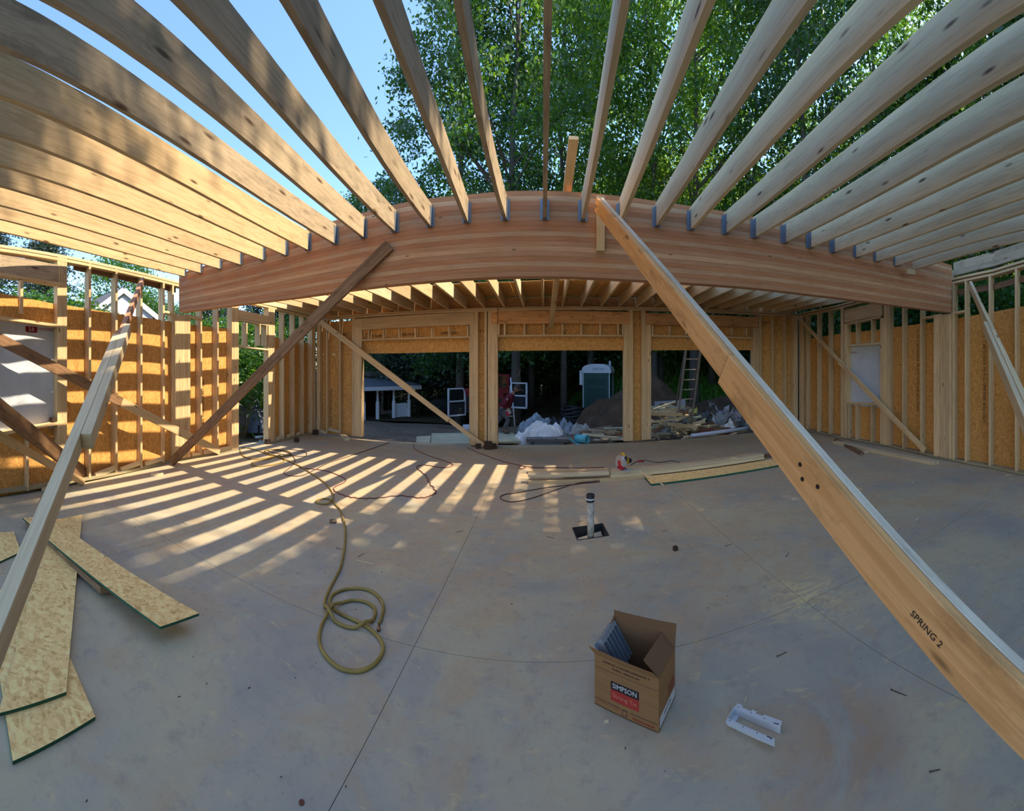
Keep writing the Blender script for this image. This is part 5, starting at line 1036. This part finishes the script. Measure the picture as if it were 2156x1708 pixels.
for sy in (-1, 1):
    k = len(J); a_ = arm(sy); J += [(a_[0][0], a_[0][1], a_[0][2], .06), (a_[1][0], a_[1][1], a_[1][2], .042), (a_[2][0], a_[2][1], a_[2][2], .030)]; E += [(2, k), (k, k+1), (k+1, k+2)]
    hx, hy, hz = a_[2]; k2 = len(J); J.append((hx+.035, hy-sy*.01, hz-.045, .032, .018)); E.append((k+2, k2))
    for f_ in range(4): kk = len(J); J += [(hx+.06+.008*f_, hy-sy*(.035-.02*f_), hz-.075-.004*f_, .009), (hx+.045, hy-sy*(.04-.02*f_), hz-.115+.004*f_, .008)]; E += [(k2, kk), (kk, kk+1)]
    kk = len(J); J += [(hx+.06, hy-sy*.045, hz-.035, .010), (hx+.085, hy-sy*.05, hz-.06, .008)]; E += [(k2, kk), (kk, kk+1)]
L_ = [[(0, -.09, .68, .085), (.17, -.10, .40, .062), (.03, -.10, .10, .042)], [(-.02, .10, .68, .085), (-.16, .12, .38, .062), (-.38, .12, .10, .042)]]
for leg in L_:
    k = len(J); J += leg+[(leg[2][0]+.10, leg[2][1], .05, .035)]; E += [(0, k), (k, k+1), (k+1, k+2), (k+2, k+3)]
skin('body', J, E, SKN, wk, M)
m = MB(); hd = Matrix.Rotation(.55, 3, 'Y'); r_n = 14
for j in range(r_n+1):
    ph2 = math.pi*j/r_n
    for i in range(18):
        t = 2*math.pi*i/18; x, y, z = .095*math.sin(ph2)*math.cos(t), .074*math.sin(ph2)*math.sin(t), .118*math.cos(ph2)
        if z < -.02: x *= 1-.25*(-z/.12); y *= 1-.35*(-z/.12)
        if abs(y) < .02 and x > .05: x += .018*max(0, 1-abs(z+.01)/.03)
        m.v.append(tuple(hd @ Vector((x, y, z))+Vector((.38, 0, 1.28))))
for j in range(r_n):
    for i in range(18): m.f.append((j*18+i, (j+1)*18+i, (j+1)*18+(i+1) % 18, j*18+(i+1) % 18))
hdo = m.build('head', SKN, wk, True, M)
for sy in (-1, 1):
    MB().tube([hd @ Vector((.084, sy*.030, .012))+Vector((.38, 0, 1.28)), hd @ Vector((.092, sy*.030, .012))+Vector((.38, 0, 1.28))], [.010, .006], 8).build('eye', INK, hdo, True, M)
    MB().tube([hd @ Vector((-.01, sy*.074, -.03))+Vector((.38, 0, 1.28)), hd @ Vector((-.015, sy*.086, .0))+Vector((.38, 0, 1.28)), hd @ Vector((-.01, sy*.078, .03))+Vector((.38, 0, 1.28))], [.010, .014, .010], 7).build('ear', SKN, hdo, True, M)
MB().box(hd @ Vector((.083, 0, -.058))+Vector((.38, 0, 1.28)), (.012, .04, .006)).build('mouth', plain('lip', (.18, .07, .06), .6), hdo, False, M)
m = MB()
for j in range(6):
    ph2 = math.pi*.5*j/5
    for i in range(18): t = 2*math.pi*i/18; m.v.append(tuple(hd @ Vector((.105*math.sin(ph2)*math.cos(t), .086*math.sin(ph2)*math.sin(t), .02+.112*math.cos(ph2)))+Vector((.38, 0, 1.28))))
for j in range(5):
    for i in range(18): m.f.append((j*18+i, (j+1)*18+i, (j+1)*18+(i+1) % 18, j*18+(i+1) % 18))
m.build('cap', plain('cap_cloth', (.05, .035, .03), .8), wk, True, M); MB().box(hd @ Vector((.135, 0, .03))+Vector((.38, 0, 1.28)), (.10, .13, .012), M=hd).build('cap_brim', plain('cap_brim_cloth', (.22, .08, .06), .8), wk, False, M)
MB().tube([hd @ Vector((-.06, 0, -.02))+Vector((.38, 0, 1.28)), hd @ Vector((-.075, 0, .03))+Vector((.38, 0, 1.28))], [.05, .07], 10).build('hair', plain('dark_hair', (.02, .014, .01), .7), wk, True, M)
Js = [(-.01, 0, .68, .16, .17), (.08, 0, .86, .165, .17), (.19, 0, 1.03, .16, .19), (.26, 0, 1.12, .07)]; Es = [(0, 1), (1, 2), (2, 3)]
for sy in (-1, 1): a_ = arm(sy); k = len(Js); Js += [(a_[0][0], a_[0][1], a_[0][2], .078), (a_[1][0], a_[1][1], a_[1][2], .058), (a_[2][0]-.02, a_[2][1], a_[2][2]+.04, .044)]; Es += [(2, k), (k, k+1), (k+1, k+2)]
skin('shirt', Js, Es, SHI, wk, M)
Jt = [(0, 0, .70, .14, .15)]; Et = []
for leg in L_: k = len(Jt); Jt += [(leg[0][0], leg[0][1], leg[0][2]-.06, .10), (leg[1][0], leg[1][1], leg[1][2], .078), (leg[2][0], leg[2][1], leg[2][2]+.03, .06)]; Et += [(0, k), (k, k+1), (k+1, k+2)]
skin('trousers', Jt, Et, TRO, wk, M)
for i, leg in enumerate(L_): x, y = leg[2][:2]; skin('boot', [(x-.01, y, .12, .055), (x, y, .05, .05), (x+.10, y, .042, .045), (x+.17, y, .036, .036)], [(0, 1), (1, 2), (2, 3)], BOO, wk, M)
text('arm_patch', 'Q', .07, M @ frame((.17, -.305, .99), (1, 0, 0), (0, 0, 1)), WHITE, wk)
hs2 = M @ Vector((.16, -.12, .50)); circ_saw(hs2, -.6, 'circular saw held by the bending person', 1.0)
# lettering becomes real mesh objects
for o in [o for o in COL.objects if o.type == 'FONT']:
    me = bpy.data.meshes.new_from_object(o); me.name = o.name; n_ = link(o.name, me, None, None, None); n_.matrix_basis = o.matrix_basis.copy(); n_.parent = o.parent; n_.matrix_parent_inverse = o.matrix_parent_inverse.copy()
    nm = o.name; bpy.data.objects.remove(o); n_.name = nm; n_['kind'] = 'stuff'
